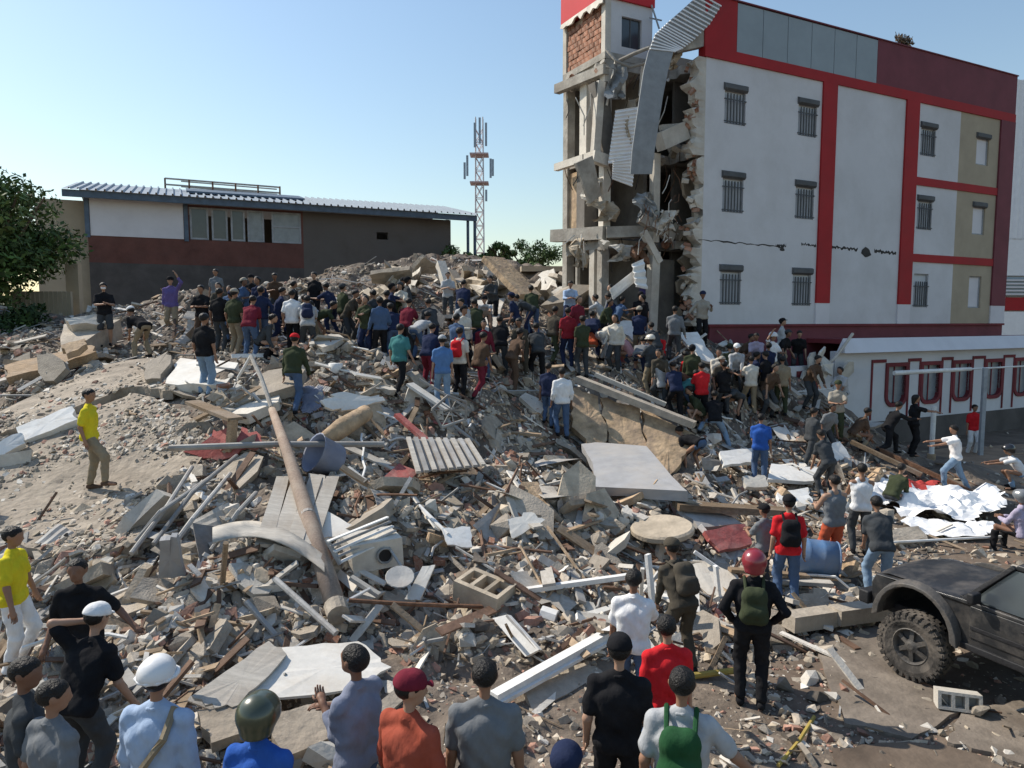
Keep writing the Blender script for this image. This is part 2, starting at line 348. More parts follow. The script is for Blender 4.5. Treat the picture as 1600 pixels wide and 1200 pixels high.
BA=math.atan2(.456,.89); BC=np.array([6.1,23.5,0]); BU=np.array([.89,.456,0]); BW=np.array([-.456,.89,0])
def BLoc(px,py,plane,val):
    """point of the main building's own frame seen at a pixel, on its plane s=val or u=val"""
    r=ray(px,py); o=np.array([0,0,CAMH])-BC; n=BW if plane=='s' else BU
    t=(val-np.dot(o,n))/np.dot(r,n); p=o+r*t; return np.array([np.dot(p,BU),np.dot(p,BW),p[2]])
B=thing('damaged_building','four storey white and red building with its left end torn open','building',BC,BA)
L=16.8; DEP=4.4
rows=[(4.9,6.2),(7.9,9.2),(10.7,11.95)]
winL=[(.8,1.7),(4.12,5.02)]; winR=[(10.72,11.62),(14.28,15.12)]
zb=4.2; zt=12.62
def wh(cols): return [(a,b,c,d) for a,b in cols for c,d in rows]
part('white_wall', holes_wall(MB(),0,5.25,zb,zt,0,.22,wh(winL)), M('wallw'), B)
part('white_wall', holes_wall(MB(),5.95,9.75,zb,zt,0,.22,[]), M('wallw'), B)
part('white_wall', holes_wall(MB(),10.5,13.15,zb,zt,0,.22,wh(winR[:1])), M('wallw'), B)
part('beige_wall', holes_wall(MB(),13.15,15.8,zb,zt,0,.22,wh(winR[1:])), M('beige'), B)
for a,b in ((5.25,5.95),(9.75,10.5),(15.8,L)):
    m=MB(); m.box(a,-.07,5.0,b,.25,zt); part('red_column',m,M('wallred' if b<L else 'maroon'),B)
    m=MB(); m.box(a,-.06,zb,b,.25,5.0); part('column_base',m,M('panelwhite'),B)
for z in (6.65,9.56):
    m=MB(); m.box(10.5,-.05,z,15.8,-.002,z+.3); part('red_beam',m,M('wallred'),B)
m=MB(); m.box(-.1,-.06,zt,L,.26,12.95); part('red_band',m,M('wallred'),B)
for a,b,k in ((-.1,1.22,'wallred'),(8.0,L,'maroon')):
    m=MB(); m.box(a,-.03,12.95,b,.2,14.5); part('parapet',m,M(k),B)
m=MB(); m.box(1.22,.02,12.95,8.0,.2,14.5); part('parapet',m,M('greypanel'),B)
for i in range(6):
    m=MB(); a=1.22+i*1.13; m.box(a+.012,-.03,12.96,a+1.118,.017,14.46); part('parapet_panel',m,M('greypanel'),B)
m=MB(); m.box(-.12,-.07,14.5,L+.03,.24,14.54); part('parapet_cap',m,M('maroon'),B)
m=MB(); m.box(L-.25,.26,0,L,DEP,14.5); part('end_wall',m,M('maroon'),B)
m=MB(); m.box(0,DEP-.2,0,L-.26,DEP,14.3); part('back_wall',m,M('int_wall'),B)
m=MB(); holes_wall(m,.4,L,0,zb-.004,.0,.24,[]); part('ground_floor_wall',m,M('maroon'),B)
m=MB(); m.box(.3,-.09,zb-.02,L,-.003,zb+.06); part('ledge',m,M('darkmaroon'),B)
# cracks and spalls along the floor line
def crack_poly(mb, pts, y0=-.006, y1=.02):
    n=len(pts); vs=[(x,y0,z) for x,z in pts]+[(x,y1,z) for x,z in pts]
    mb.add(vs,[tuple(range(n))]+[(i,n+i,n+(i+1)%n,(i+1)%n) for i in range(n)])
rr=random.Random(4)
for px0,y0,px1,y1,th in ((1092,374,1225,386,.05),(1212,384,1228,384,.13),(1252,381,1275,384,.10),(1300,386,1340,390,.10),(1366,392,1400,396,.14)):
    a=BLoc(px0,y0,'s',0); b=BLoc(px1,y1,'s',0); n=22; th=th*.6; top=[(a[0]+(b[0]-a[0])*i/n, a[2]+(b[2]-a[2])*i/n+(.018*math.sin(i*2.1+px0)+.012*math.sin(i*5.3))+th*rr.uniform(.1,1)) for i in range(n+1)]
    bot=[(a[0]+(b[0]-a[0])*i/n, a[2]+(b[2]-a[2])*i/n+(.018*math.sin(i*2.1+px0)+.012*math.sin(i*5.3))-th*rr.uniform(.1,1)) for i in range(n,-1,-1)]
    m=MB(); crack_poly(m,top+bot); part('crack',m,M('dark'),B)
for cx,cy,r in ((1353,394,.24),(1222,390,.09)):
    c=BLoc(cx,cy,'s',0); m=MB()
    crack_poly(m,[(c[0]+r*rr.uniform(.7,1.25)*math.cos(q*.57)*1.2,c[2]+r*rr.uniform(.5,.85)*math.sin(q*.57)) for q in range(11)],-.009,.02); part('broken_hole',m,M('dark'),B)
# windows
for ci,(a,b) in enumerate(winL+winR):
    for ri,(c,d) in enumerate(rows):
        f=MB(); t=.05
        f.box(a+.002,.06,c+.002,a+t,.14,d-.002).box(b-t,.06,c+.002,b-.002,.14,d-.002).box(a+t,.06,c+.002,b-t,.14,c+t).box(a+t,.06,d-t,b-t,.14,d-.002)
        W=part('window',f,M('bar'),B)
        p=MB(); p.box(a+t,.09,c+t,b-t,.11,d-t); part('pane',p,M('shutter') if ci!=3 else M('panelwhite'),W)
        if ci==3 and ri==0: pass
        if not (ci==3):
            n=6
            for i in range(n):
                x=a+t+(b-a-2*t)*(i+.5)/n; p=MB(); p.box(x-.028,-.035,c+.03,x+.012,-.005,d-.3); part('bar',p,M('hood'),W)
            [part('bar_rail',MB().box(a-.02,-.03,zz,b+.02,-.0,zz+.03),M('hood'),W) for zz in (c+.06,d-.5)]
        if ri!=0 or ci<2:
            p=MB(); p.add([(a-.06,.0,d+.02),(b+.06,.0,d+.02),(b+.04,-.08,d-.02),(a-.04,-.08,d-.02),(a-.06,.0,d-.22),(b+.06,.0,d-.22),(b+.04,-.08,d-.16),(a-.04,-.08,d-.16)],
              [(0,3,2,1),(3,7,6,2),(7,4,5,6),(0,4,7,3),(1,2,6,5)]); part('window_hood',p,M('hood'),W)
# ---- torn end: floors, columns, interior partitions
def slab_rag(z0,z1,u0,s0,s1,u1=9.0,amp=.35,seed=0):
    rr=random.Random(seed); e=rag((u0,s0),(u0,s1),9,amp,rr); poly=[(p[0],p[1]) for p in e]
    poly=[(u1,s0)]+poly+[(u1,s1)]; m=MB(); m.prism(poly[::-1],z0,z1); return m
for k,(z,amp,us) in enumerate(((3.95,.4,.6),(6.75,.35,.15),(9.65,.3,.1),(12.45,.3,.0))):
    part('floor_slab',slab_rag(z,z+.28,us,.23,1.8,seed=k,amp=amp),M('concr_b'),B)
    part('floor_slab',slab_rag(z,z+.28,-2.55,1.81,DEP-.01,u1=3,seed=k+9,amp=.06),M('concr_b'),B)
    m=MB(); m.prism([(3.001,1.801),(9,1.801),(9,DEP-.21),(3.001,DEP-.21)],z,z+.28); part('floor_slab',m,M('concr_b'),B)
for z0,z1 in ((4.25,6.74),(7.04,9.64),(9.94,12.44)):
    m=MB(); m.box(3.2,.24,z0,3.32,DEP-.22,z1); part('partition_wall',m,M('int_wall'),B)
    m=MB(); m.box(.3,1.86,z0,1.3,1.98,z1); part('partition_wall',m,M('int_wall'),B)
# ragged corner column of the facade wall
rr=random.Random(11)
for z0,z1,u in ((.0,3.9,-.2),(4.2,6.7,-.35),(6.7,9.6,-.22),(9.6,12.6,-.38)):
    n=22; m=MB(); left=[(u+.16*math.sin(i*.9+z0)+rr.uniform(-.16,.12)+(.12 if rr.random()<.25 else 0),z0+(z1-z0)*(i+(rr.uniform(-.35,.35) if 0<i<n else 0))/n) for i in range(n+1)]
    vs=[];
    for x,z in left: vs+= [(x,.0+rr.uniform(0,.06),z),(x+rr.uniform(-.05,.1),.42,z),(0,.42,z),(0,-.001,z)]
    fs=[]
    for i in range(n):
        o=4*i
        for a,b in ((0,1),(1,2),(2,3),(3,0)): fs.append((o+a,o+4+a,o+4+b,o+b))
    fs.append((0,1,2,3)); fs.append((4*n+3,4*n+2,4*n+1,4*n)); m.add(vs,fs); part('corner_column',m,M('plaster'),B)
for i in range(70):
    z=rr.uniform(4.2,12.5); u=-.38+rr.uniform(-.18,.22); m=MB(); m.box(-.11,-.055,-.06,.11,.055,.06); o=part('brick',m,M(rr.choice(['brick','concr_b','plaster','brick'])),B); o.location=(u,rr.uniform(.0,.4),z); o.rotation_euler=(rr.uniform(-.7,.7),rr.uniform(-.7,.7),rr.uniform(-1,1))
def col(u,s,z0,z1,w=.28,k='concr_b',lean=(0,0)):
    m=MB(); m.beam((u,s,z0),(u+lean[0],s+lean[1],z1),w,w,up=(0,1,0)); return part('column',m,M(k),B)
col(-2.45,4.2,2.0,12.45,.3); col(-2.45,1.95,6.9,12.45,.28,'plaster',(0,.0)); col(-2.45,2.0,2.5,6.75,.28)
col(-2.4,3.05,9.94,12.45,.42,'plaster'); col(-2.4,3.1,7.03,9.65,.5,'int_wall'); col(-2.42,2.5,3,6.74,.3,'plaster'); col(-2.42,3.6,3,6.74,.12,'concr_b')
c=BLoc(1023,300,'s',.9); col(c[0],.9,6.9,9.7,.24,'plaster'); c=BLoc(1018,400,'s',.9); col(c[0],.9,3.6,6.6,.3,'plaster',(.1,0))
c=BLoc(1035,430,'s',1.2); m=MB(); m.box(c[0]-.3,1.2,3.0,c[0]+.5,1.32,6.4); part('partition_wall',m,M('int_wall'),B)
# interior wall surfaces in the sticking-out wing
for z0,z1 in ((2.5,6.74),(7.04,9.64),(9.94,12.44)):
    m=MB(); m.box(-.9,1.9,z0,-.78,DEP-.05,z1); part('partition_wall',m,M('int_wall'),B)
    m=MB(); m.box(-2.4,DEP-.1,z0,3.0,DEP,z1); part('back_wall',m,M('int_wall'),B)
m=MB(); m.box(-2.5,3.55,7.1,-2.42,4.05,9.5); part('door_panel',m,M('ochre'),B)
# stair tower on the roof
TU0,TU1,TS0,TS1=-2.6,-.72,1.8,4.4
m=MB(); m.box(TU0,TS0,12.74,TU1,TS1,12.95); part('tower_floor',m,M('concr_b'),B)
for (u,s) in ((TU0,TS0),(TU0,TS1-.22)):
    m=MB(); m.box(u,s,12.95,u+.22,s+.22,14.55); part('tower_column',m,M('plaster'),B)
holes=[(-1.95,-1.15,13.2,14.15)]
part('tower_wall',holes_wall(MB(),TU0+.225,TU1,12.95,14.6,TS0+.02,TS0+.17,holes),M('wallw'),B)
f=MB(); f.box(-1.94,1.9,13.21,-1.89,1.96,14.14).box(-1.21,1.9,13.21,-1.16,1.96,14.14).box(-1.57,1.9,13.21,-1.53,1.96,14.14)
W=part('window',f,M('hood'),B); f=MB(); f.box(-1.89,1.92,13.21,-1.21,1.935,14.14); part('pane',f,M('glass'),W)
m=MB(); m.box(TU1-.15,TS0+.2,12.95,TU1,TS1,14.6); part('tower_wall',m,M('int_wall'),B)
m=MB(); m.box(TU0+.1,TS1-.15,12.95,TU1-.16,TS1,14.6); part('tower_wall',m,M('int_wall'),B)
m=MB(); m.box(TU0-.06,TS0-.06,14.6,TU1+.03,TS1+.05,16.9); part('tower_parapet',m,M('redbright'),B)
# torn plaster edge under the red parapet
rr=random.Random(3); n=14; top=[(TS1-.02-(TS1-TS0)*i/n,14.62) for i in range(n+1)]; low=[(s,14.62-rr.uniform(.08,.3)) for s,_ in top]
m=MB(); vs=[(TU0-.1,s,z) for s,z in top]+[(TU0-.13,s,z) for s,z in low]+[(TU0-.065,s,z) for s,z in top]+[(TU0-.065,s,z) for s,z in low]
k=n+1; m.add(vs,[(i,i+k,i+k+1,i+1) for i in range(n)]+[(i+2*k,i+1+2*k,i+1+3*k,i+3*k) for i in range(n)]+[(i+k,i+3*k,i+1+3*k,i+1+k) for i in range(n)]); part('torn_plaster',m,M('plaster'),B)
# brick infill, brick by brick
bm_={}
for r in range(9):
    for q in range(9):
        s0=TS0+.24+q*.245+(.12 if r%2 else 0); s1=min(s0+.23,TS1-.235); z0=12.97+r*.172
        if s1-s0<.06 or (r==8 and q in (5,6)) : continue
        dx=rr.uniform(-.015,.02); key=round(s1-s0,2)
        if key not in bm_:
            b_=MB(); b_.box(0,0,0,.11,key,.155); bm_[key]=[b_.mesh('brick',M('brick'))]
        obj('brick',bm_[key][0],B,(TU0+.05+dx,s0,z0),(rr.uniform(-.02,.02),0,rr.uniform(-.02,.02)))
m=MB(); m.box(TU0+.1,TS0+.23,12.96,TU0+.13,TS1-.23,14.5); part('mortar',m,M('tan_i'),B)
# roof slab remains, dangling beams and bars
def tubepart(name,pts,r,k,parent=B,n=6): return part(name,MB().tube(pts,r,n),M(k),parent)
def bl(px,py,s): return BLoc(px,py,'s',s)
tubepart('bent_bar',[bl(948,78,1.7),bl(962,95,1.4),bl(985,105,1.1),bl(1012,98,.9)],.05,'concr_b')
tubepart('bent_bar',[bl(962,95,1.5),bl(955,130,1.5),bl(948,165,1.6)],.04,'plaster')
tubepart('bent_bar',[bl(974,106,1.3),bl(974,155,1.3)],.07,'plaster'); tubepart('bent_bar',[bl(1004,100,1.1),bl(1000,150,1.1)],.05,'plaster')
tubepart('bent_bar',[bl(965,96,1.4),bl(990,84,1.0),bl(1020,72,.6),bl(1060,62,.3)],.06,'concr_b')
tubepart('bent_bar',[bl(1018,8,1.7),bl(1030,45,1.6)],.03,'bar'); tubepart('bent_bar',[bl(1015,28,1.7),bl(1034,32,1.6)],.025,'bar')
for a,b,s,wd,k in (((938,128),(930,242),1.75,.26,'plaster'),((934,130),(948,245),1.9,.5,'int_wall'),((925,244),(948,252),1.7,.35,'plaster'),
               ((1030,222),(1068,205),.5,.55,'plaster'),((1032,200),(1072,197),.5,.18,'concr_b'),
               ((1000,340),(1050,372),.8,.3,'concr_b'),((1005,362),(1030,410),.8,.22,'plaster'),((1060,70),(1098,62),.2,.45,'concr_b')):
    m=MB(); m.beam(bl(*a,s),bl(*b,s),wd,wd*.8,up=(0,1,0)); part('broken_beam',m,M(k),B)
for (a,sa),(b,sb),wd,k in ((((869,262),4.3),((936,240),1.75),.24,'plaster'),(((865,369),4.35),((947,364),1.8),.42,'concr_b'),(((947,364),1.75),((1008,362),1.2),.36,'concr_b'),(((870,140),4.35),((947,108),1.75),.3,'concr_b')):
    m=MB(); m.beam(BLoc(*a,'s',sa),BLoc(*b,'s',sb),wd,wd*.8,up=(0,1,.001) if False else (1,0,0)); part('broken_beam',m,M(k),B)
rr=random.Random(77)
for i in range(46):
    z=rr.choice((6.95,9.85,12.6,6.95)); u=rr.choice((-2.6,rr.uniform(-2.3,0.2))); s=rr.uniform(1.6,4.2) if u==-2.6 else rr.uniform(1.4,1.85); a=rr.uniform(.05,.2)
    e=Euler((rr.uniform(0,3),rr.uniform(0,3),rr.uniform(0,3))).to_matrix(); m=MB(); poly=[(a*rr.uniform(.6,1.2)*math.cos(q*1.05),a*rr.uniform(.5,1.2)*math.sin(q*1.05)) for q in range(6)]
    m.prism(poly,-a*.3,a*.3,M4=Matrix.Translation((u,s,z+rr.uniform(-.25,.2)))@e.to_4x4()); part('broken_chunk',m,M(rr.choice(['plaster','concr_b','brick','concr_b'])),B)
for i in range(30):
    px=rr.uniform(880,1060); py=rr.choice((115,118,150,240,246,262,365,372))+rr.uniform(-6,6); s=1.7 if px>945 else 2.0; a=BLoc(px,py,'s',s); b=BLoc(px+rr.uniform(-22,22),py+rr.uniform(12,60),'s',s-.1)
    part('dangling_wire',MB().tube([a,(a+b)/2+np.array([rr.uniform(-.15,.15),-.1,rr.uniform(-.1,.1)]),b],rr.uniform(.012,.022),4),M(rr.choice(['rust','dark','plaster'])),B)
for z0,z1,dx in ((9.94,12.44,.3),(7.04,9.64,.1),(4.25,6.74,-.1)):
    m=MB(); pts=[(.25+dx,z0)]+[(.25+dx+rr.uniform(-.45,.35),z0+(z1-z0)*q/7) for q in range(1,7)]+[(.5+dx,z1),(1.6,z1),(1.6,z0)]; n=len(pts)
    m.add([(x,1.0,z) for x,z in pts]+[(x,1.12,z) for x,z in pts],[tuple(range(n)),tuple(range(n,2*n))[::-1]]+[(i,n+i,n+(i+1)%n,(i+1)%n) for i in range(n)]); part('broken_partition',m,M('tan_i' if z0<7.1 else 'int_wall'),B)
# hanging grey slab piece and loose white panels
def hang(name,corners,k,th=.06,corr=0,nu=1,amp=.03,parent=B):
    """sheet through four corner points (tl,tr,br,bl); corr = ribs running across, following the top edge direction"""
    tl,tr,br,bL=[np.array(c,float) for c in corners]; nv=max(1,corr*4) if corr else 6; m=MB(); nrm=np.cross(tr-tl,bL-tl); nrm/=np.linalg.norm(nrm); vs=[]
    for side in (0,1):
        for j in range(nv+1):
            v=j/nv; off=amp*math.sin(j*math.pi/2) if corr else 0
            for i in range(nu+1):
                q=i/nu; p=(tl*(1-q)+tr*q)*(1-v)+(bL*(1-q)+br*q)*v; vs.append(p+nrm*(off+side*th))
    a=nu+1; b=(nv+1)*a; fs=[]
    for j in range(nv):
        for i in range(nu): o=j*a+i; fs+= [(o,o+1,o+1+a,o+a),(b+o,b+o+a,b+o+1+a,b+o+1)]
    for j in range(nv): fs+= [(j*a,(j+1)*a,b+(j+1)*a,b+j*a),(j*a+nu,b+j*a+nu,b+(j+1)*a+nu,(j+1)*a+nu)]
    for i in range(nu): fs+= [(i,b+i,b+i+1,i+1),(nv*a+i,nv*a+i+1,b+nv*a+i+1,b+nv*a+i)]
    m.add(vs,fs); return part(name,m,M(k),parent)
hang('hanging_slab',[bl(900,255,1.4),bl(926,243,1.4),bl(940,305,1.6),bl(922,318,1.6)],'concr_b',.12)
hang('corrugated_sheet',[bl(962,172,1.2),bl(1006,165,.9),bl(998,252,1.0),bl(950,256,1.4)],'whmetal',.01,14,1,.03)
hang('corrugated_sheet',[bl(958,250,1.0),bl(994,243,.8),bl(988,292,.9),bl(956,280,1.1)],'whmetal',.01,8,1,.03)
# long bent roof sheet hanging down
pts=[(1100,-4,.05),(1078,22,.05),(1055,45,0),(1040,62,-.1),(1030,82,-.2),(1024,110,-.25),(1018,150,-.3),(1012,190,-.35),(1006,235,-.35),(1003,272,-.3)]
wds=[(8,26),(12,30),(14,30),(16,26),(17,22),(18,20),(18,18),(18,18),(18,17),(18,16)]
m=MB(); vs=[]
for (px,py,s),(wl,wr) in zip(pts,wds):
    slope=.55 if py<70 else 0
    vs+=[bl(px-wl,py-wl*slope,s),bl(px+wr,py+wr*slope,s-.12)]
n=len(pts); v2=[v+np.array([0,.03,0]) for v in vs]
m.add(vs+v2,[(2*i,2*i+1,2*i+3,2*i+2) for i in range(n-1)]+[(2*n+2*i,2*n+2*i+2,2*n+2*i+3,2*n+2*i+1) for i in range(n-1)]+[(2*i,2*i+2,2*n+2*i+2,2*n+2*i) for i in range(n-1)]+[(2*i+1,2*n+2*i+1,2*n+2*i+3,2*i+3) for i in range(n-1)]+[(2*n-2,2*n-1,4*n-1,4*n-2)])
RS=part('bent_roof_sheet',m,M('sheetgrey'),B)
for i in range(4):
    for q in range(5):
        t=q/5; a=vs[2*i]*(1-t)+vs[2*i+2]*t; b=vs[2*i+1]*(1-t)+vs[2*i+3]*t; part('rib',MB().beam(a-np.array([0,.02,0]),b-np.array([0,.02,0]),.05,.04),M('whmetal'),RS)
for a,b,c,d,s in (((952,452),(1000,415),(1004,430),(958,468),.7),((988,412),(1006,404),(1012,452),(994,448),.4)):
    hang('fallen_sheet',[bl(*a,s),bl(*b,s),bl(*c,s-.3),bl(*d,s-.3)],'white',.03,4,1,.04)
rr=random.Random(55)
for i,(px,py,w,h,s_,k) in enumerate(((965,128,26,52,1.3,'sheetgrey'),(925,300,22,40,2.0,'plaster'),(985,190,18,70,1.2,'tan_i'),(1008,320,24,36,.8,'sheetgrey'),(948,330,30,30,1.6,'tan_i'),(975,395,28,26,1.2,'plaster'),(1052,90,18,34,.4,'tan_i'),(1040,345,26,30,.5,'plaster'),(1000,395,20,36,.9,'rust'),(905,395,16,44,2.2,'tan_i'))):
    m=MB(); nx,ny=6,7; vs=[]
    for sd in (0,.02):
        for j in range(ny+1):
            for q in range(nx+1):
                p=BLoc(px+(q/nx-.5)*w+rr.uniform(-2,2)+4*math.sin(j*.8+i),py+(j/ny-.5)*h+rr.uniform(-2,2),'s',s_); p=p+np.array([.10*math.sin(q*1.9+i)*(j/ny),-.16*math.sin(q*1.3+j*.9+i)+sd,0]); vs.append(p)
    a=nx+1; b=(nx+1)*(ny+1); fs=[]
    for j in range(ny):
        for q in range(nx): o=j*a+q; fs+=[(o,o+1,o+a+1,o+a),(b+o,b+o+a,b+o+a+1,b+o+1)]
    m.add(vs,fs); part('crumpled_panel',m,M(k),B)
# rubble lodged on the floors
rr=random.Random(21)
for zf,n,lo,hi in ((4.25,16,-.2,1.6),(7.04,30,-.1,1.6),(9.94,14,-.1,1.6)):
    m=MB()
    for i in range(n):
        c=np.array([rr.uniform(lo,hi)*.7,rr.uniform(.4,1.7),zf+rr.uniform(.02,.5 if zf<8 else .2)]); e=Euler((rr.uniform(0,3),rr.uniform(0,3),rr.uniform(0,3))).to_matrix(); a=rr.uniform(.05,.28)
        m.obox(c,np.array(e.col[0])*a,np.array(e.col[1])*a*.7,np.array(e.col[2])*a*.35)
    part('lodged_rubble',m,M('tan_i'),B,kind='stuff')
for i in range(26):
    px=rr.uniform(1005,1066); py=rr.choice([rr.uniform(235,365),rr.uniform(300,372)]); a=bl(px,py,.5); b=bl(px+rr.uniform(-16,16),py+rr.uniform(6,36),.4)
    tubepart('dangling_rebar',[a,(a+b)/2+np.array([rr.uniform(-.1,.1),0,rr.uniform(-.1,.1)]),b],.015,rr.choice(['rust','plaster','rust']),n=4)
# tuft of weeds on the parapet
def leafball(mb, c, r, n, size, rr, squash=(1,1,1)):
    for _ in range(n):
        d=np.array([rr.gauss(0,1) for _ in range(3)]); d/=np.linalg.norm(d); rad=r*(rr.random()**.45)
        p=np.array(c)+d*rad*np.array(squash); a=np.array([rr.gauss(0,1) for _ in range(3)]); a/=np.linalg.norm(a); b=np.cross(a,d+.3*np.array([rr.random(),rr.random(),1])); b/=np.linalg.norm(b)+1e-6
        s=size*rr.uniform(.6,1.3); mb.add([p-a*s,p-b*s*.45,p+a*s,p+b*s*.45],[(0,1,2,3)])
rr=random.Random(2); m=MB(); leafball(m,(9.6,.1,14.75),.4,260,.07,rr,(1.3,.4,.6)); st=MB()
for i in range(6): st.tube([(9.4+i*.08,.1,14.5),(9.1+i*.2,.1,15.0)],.012,4)
t=obj('weed_tuft',None,None,label='small scrubby plant growing on the parapet of the red building',cat='plant'); tag(t); t.matrix_world=Matrix.Translation(BC)@Matrix.Rotation(BA,4,'Z'); part('leaves',m,M('bark'),t); part('stem',st,M('bark'),t)

# ---- low annex in front of the ground floor
A=thing('low_annex','low white annex with maroon framed windows in front of the red building','building',BC,BA)
sA=-1.5; wz=(1.45,2.75); wins=[(7.3,8.25),(9.25,10.2),(11.15,12.1),(13.2,14.15),(15.2,16.15),(17.3,18.2)]
lw=[(2.9,3.6)]
part('wall',holes_wall(MB(),4.55,20,.83,3.35,sA,sA+.2,[(a,b,wz[0],wz[1]) for a,b in wins]),M('wallw'),A)
part('wall',holes_wall(MB(),2.1,4.5,.6,2.9,sA,sA+.2,[(a,b,1.4,2.6) for a,b in lw]),M('wallw'),A)
m=MB(); m.box(2.1,sA-.03,-.05,20,sA+.2,.827); part('dado',m,M('charwall'),A)
m=MB(); m.add([(4.6,sA-.35,3.3),(20,sA-.35,3.3),(20,sA+.0,3.78),(4.9,sA+.0,3.78),(4.6,sA-.002,3.3),(20,sA-.002,3.3)],[(0,1,2,3),(0,4,5,1),(0,3,4),(1,5,2)]); part('eave_fascia',m,M('panelwhite'),A)
m=MB(); m.box(4.9,sA+.003,3.6,20,-.01,3.75); part('roof',m,M('darkmaroon'),A)
for (a,b) in wins+lw:
    w0,w1=(wz if (a,b) in wins else (1.4,2.6)); t=.14; f=MB(); r_=.26
    arc=lambda rad,off:[(a-off+rad-rad*math.cos(q*math.pi/8), w0-off+rad-rad*math.sin(q*math.pi/8)) for q in range(5)]+[(b+off-rad+rad*math.sin(q*math.pi/8), w0-off+rad-rad*math.cos(q*math.pi/8)) for q in range(5)]
    inner=[(a,w1)]+arc(r_,0)+[(b,w1)]; outer=[(a-t,w1)]+arc(r_+t,t)+[(b+t,w1)]; n=len(inner)
    vs=[(x,sA-.05,z) for x,z in inner]+[(x,sA-.05,z) for x,z in outer]+[(x,sA+.1,z) for x,z in inner]+[(x,sA-.001,z) for x,z in outer]
    fs=[(i,n+i,n+i+1,i+1) for i in range(n-1)]+[(i,i+1,2*n+i+1,2*n+i) for i in range(n-1)]+[(n+i,3*n+i,3*n+i+1,n+i+1) for i in range(n-1)]
    f.add(vs,fs); f.box(a-t,sA-.05,w1,b+t,sA+.1,w1+t); W=part('window',f,M('darkmaroon'),A)
    p=MB(); p.box(a+.001,sA+.1,w0+.001,b-.001,sA+.12,w1-.001); part('pane',p,M('greyglass'),W)
    p=MB(); p.box((a+b)/2-.02,sA+.07,w0,(a+b)/2+.02,sA+.098,w1); part('mullion',p,M('darkmaroon'),W)
for i in range(len(wins)-1):
    a,b=wins[i][1]+.14,wins[i+1][0]-.14; m=MB(); m.box(a,sA-.04,wz[1]+.16,b,sA-.001,wz[1]+.27).box(a,sA-.038,.9,a+.07,sA-.001,wz[1]+.158).box(b-.07,sA-.038,.9,b,sA-.001,wz[1]+.158); part('panel_trim',m,M('darkmaroon'),A)
m=MB(); m.box(6.4,sA-.04,wz[1]+.16,7.16,sA-.001,wz[1]+.27).box(6.4,sA-.038,.9,6.47,sA-.001,wz[1]+.158); part('panel_trim',m,M('darkmaroon'),A)
# broken end of the annex
rr=random.Random(8)
for i in range(6):
    c=np.array([rr.uniform(2.9,4.9),sA-rr.uniform(.05,.45),rr.uniform(2.5,3.6)]); e=Euler((rr.uniform(-.6,.6),rr.uniform(-.8,.8),rr.uniform(-.5,.5))).to_matrix(); m=MB()
    poly=[(rr.uniform(.25,.6)*math.cos(q*1.05),rr.uniform(.15,.45)*math.sin(q*1.05)) for q in range(6)]; m.prism(poly,-.03,.03,M4=Matrix.Translation(c)@e.to_4x4()@Matrix.Rotation(1.4,4,'X')); part('broken_panel',m,M('plaster'),A)
m=MB(); m.tube([(3.6,sA-.2,2.7),(4.3,sA-.25,3.2),(5.0,sA-.3,3.95)],.05,6); part('torn_edge',m,M('plaster'),A)

# ---- boom and posts in front of the annex
q=P(1533,690,23.6); t=thing('barrier_post','grey post carrying a long white boom in front of the annex','barrier',(q[0],q[1],0))
m=MB(); m.box(-.06,-.06,0,.06,.06,2.85); part('post',m,M('bar'),t)
a=P(1397,583,23.0)-np.array([q[0],q[1],0]); b=P(1640,570,24.4)-np.array([q[0],q[1],0]); mid=a*.52+b*.48
m=MB(); m.tube([a,mid],[.075,.06],8); m.tube([mid,b],[.03,.025],8); part('boom',m,M('white'),t)
q=P(1456,700,22.4); m=MB(); m.tube([(q[0],q[1],0.25),(q[0],q[1],1.75)],.075,10); m.tube([(q[0],q[1],-.1),(q[0],q[1],.27)],.12,10,mi=1)
solo('white_post',m,[M('white'),M('ochre')],'short white post standing on the ground beside the annex','post')

# ---- corrugated white warehouse at the far right
H=thing('white_warehouse','tall white corrugated building with a red stripe behind the red building','building',(29.5,46,0),.12)
m=MB(); n=60
for i in range(n):
    a=i*.4; m.add([(a,0,9.5),(a+.2,-.09,9.5),(a+.2,-.09,19.2),(a,0,19.2)],[(0,1,2,3)]); m.add([(a+.2,-.09,9.5),(a+.4,0,9.5),(a+.4,0,19.2),(a+.2,-.09,19.2)],[(0,1,2,3)])
part('corrugated_wall',m,M('whmetal'),H)
for z0,z1,k in ((7.2,9.5,'whmetal'),(5.9,7.15,'greypanel'),(5.0,5.85,'wallred'),(0,4.95,'whmetal')):
    m=MB(); m.box(0,-.02,z0,24,.2,z1-.02); part('wall_band',m,M(k),H)
for i in range(5):
    m=MB(); m.box(0,-.14,5.98+i*.22,24,-.022,6.08+i*.22); part('louver',m,M('panelwhite'),H)
m=MB(); m.box(.1,.25,0,24,12,19.1); part('body',m,M('whmetal'),H)

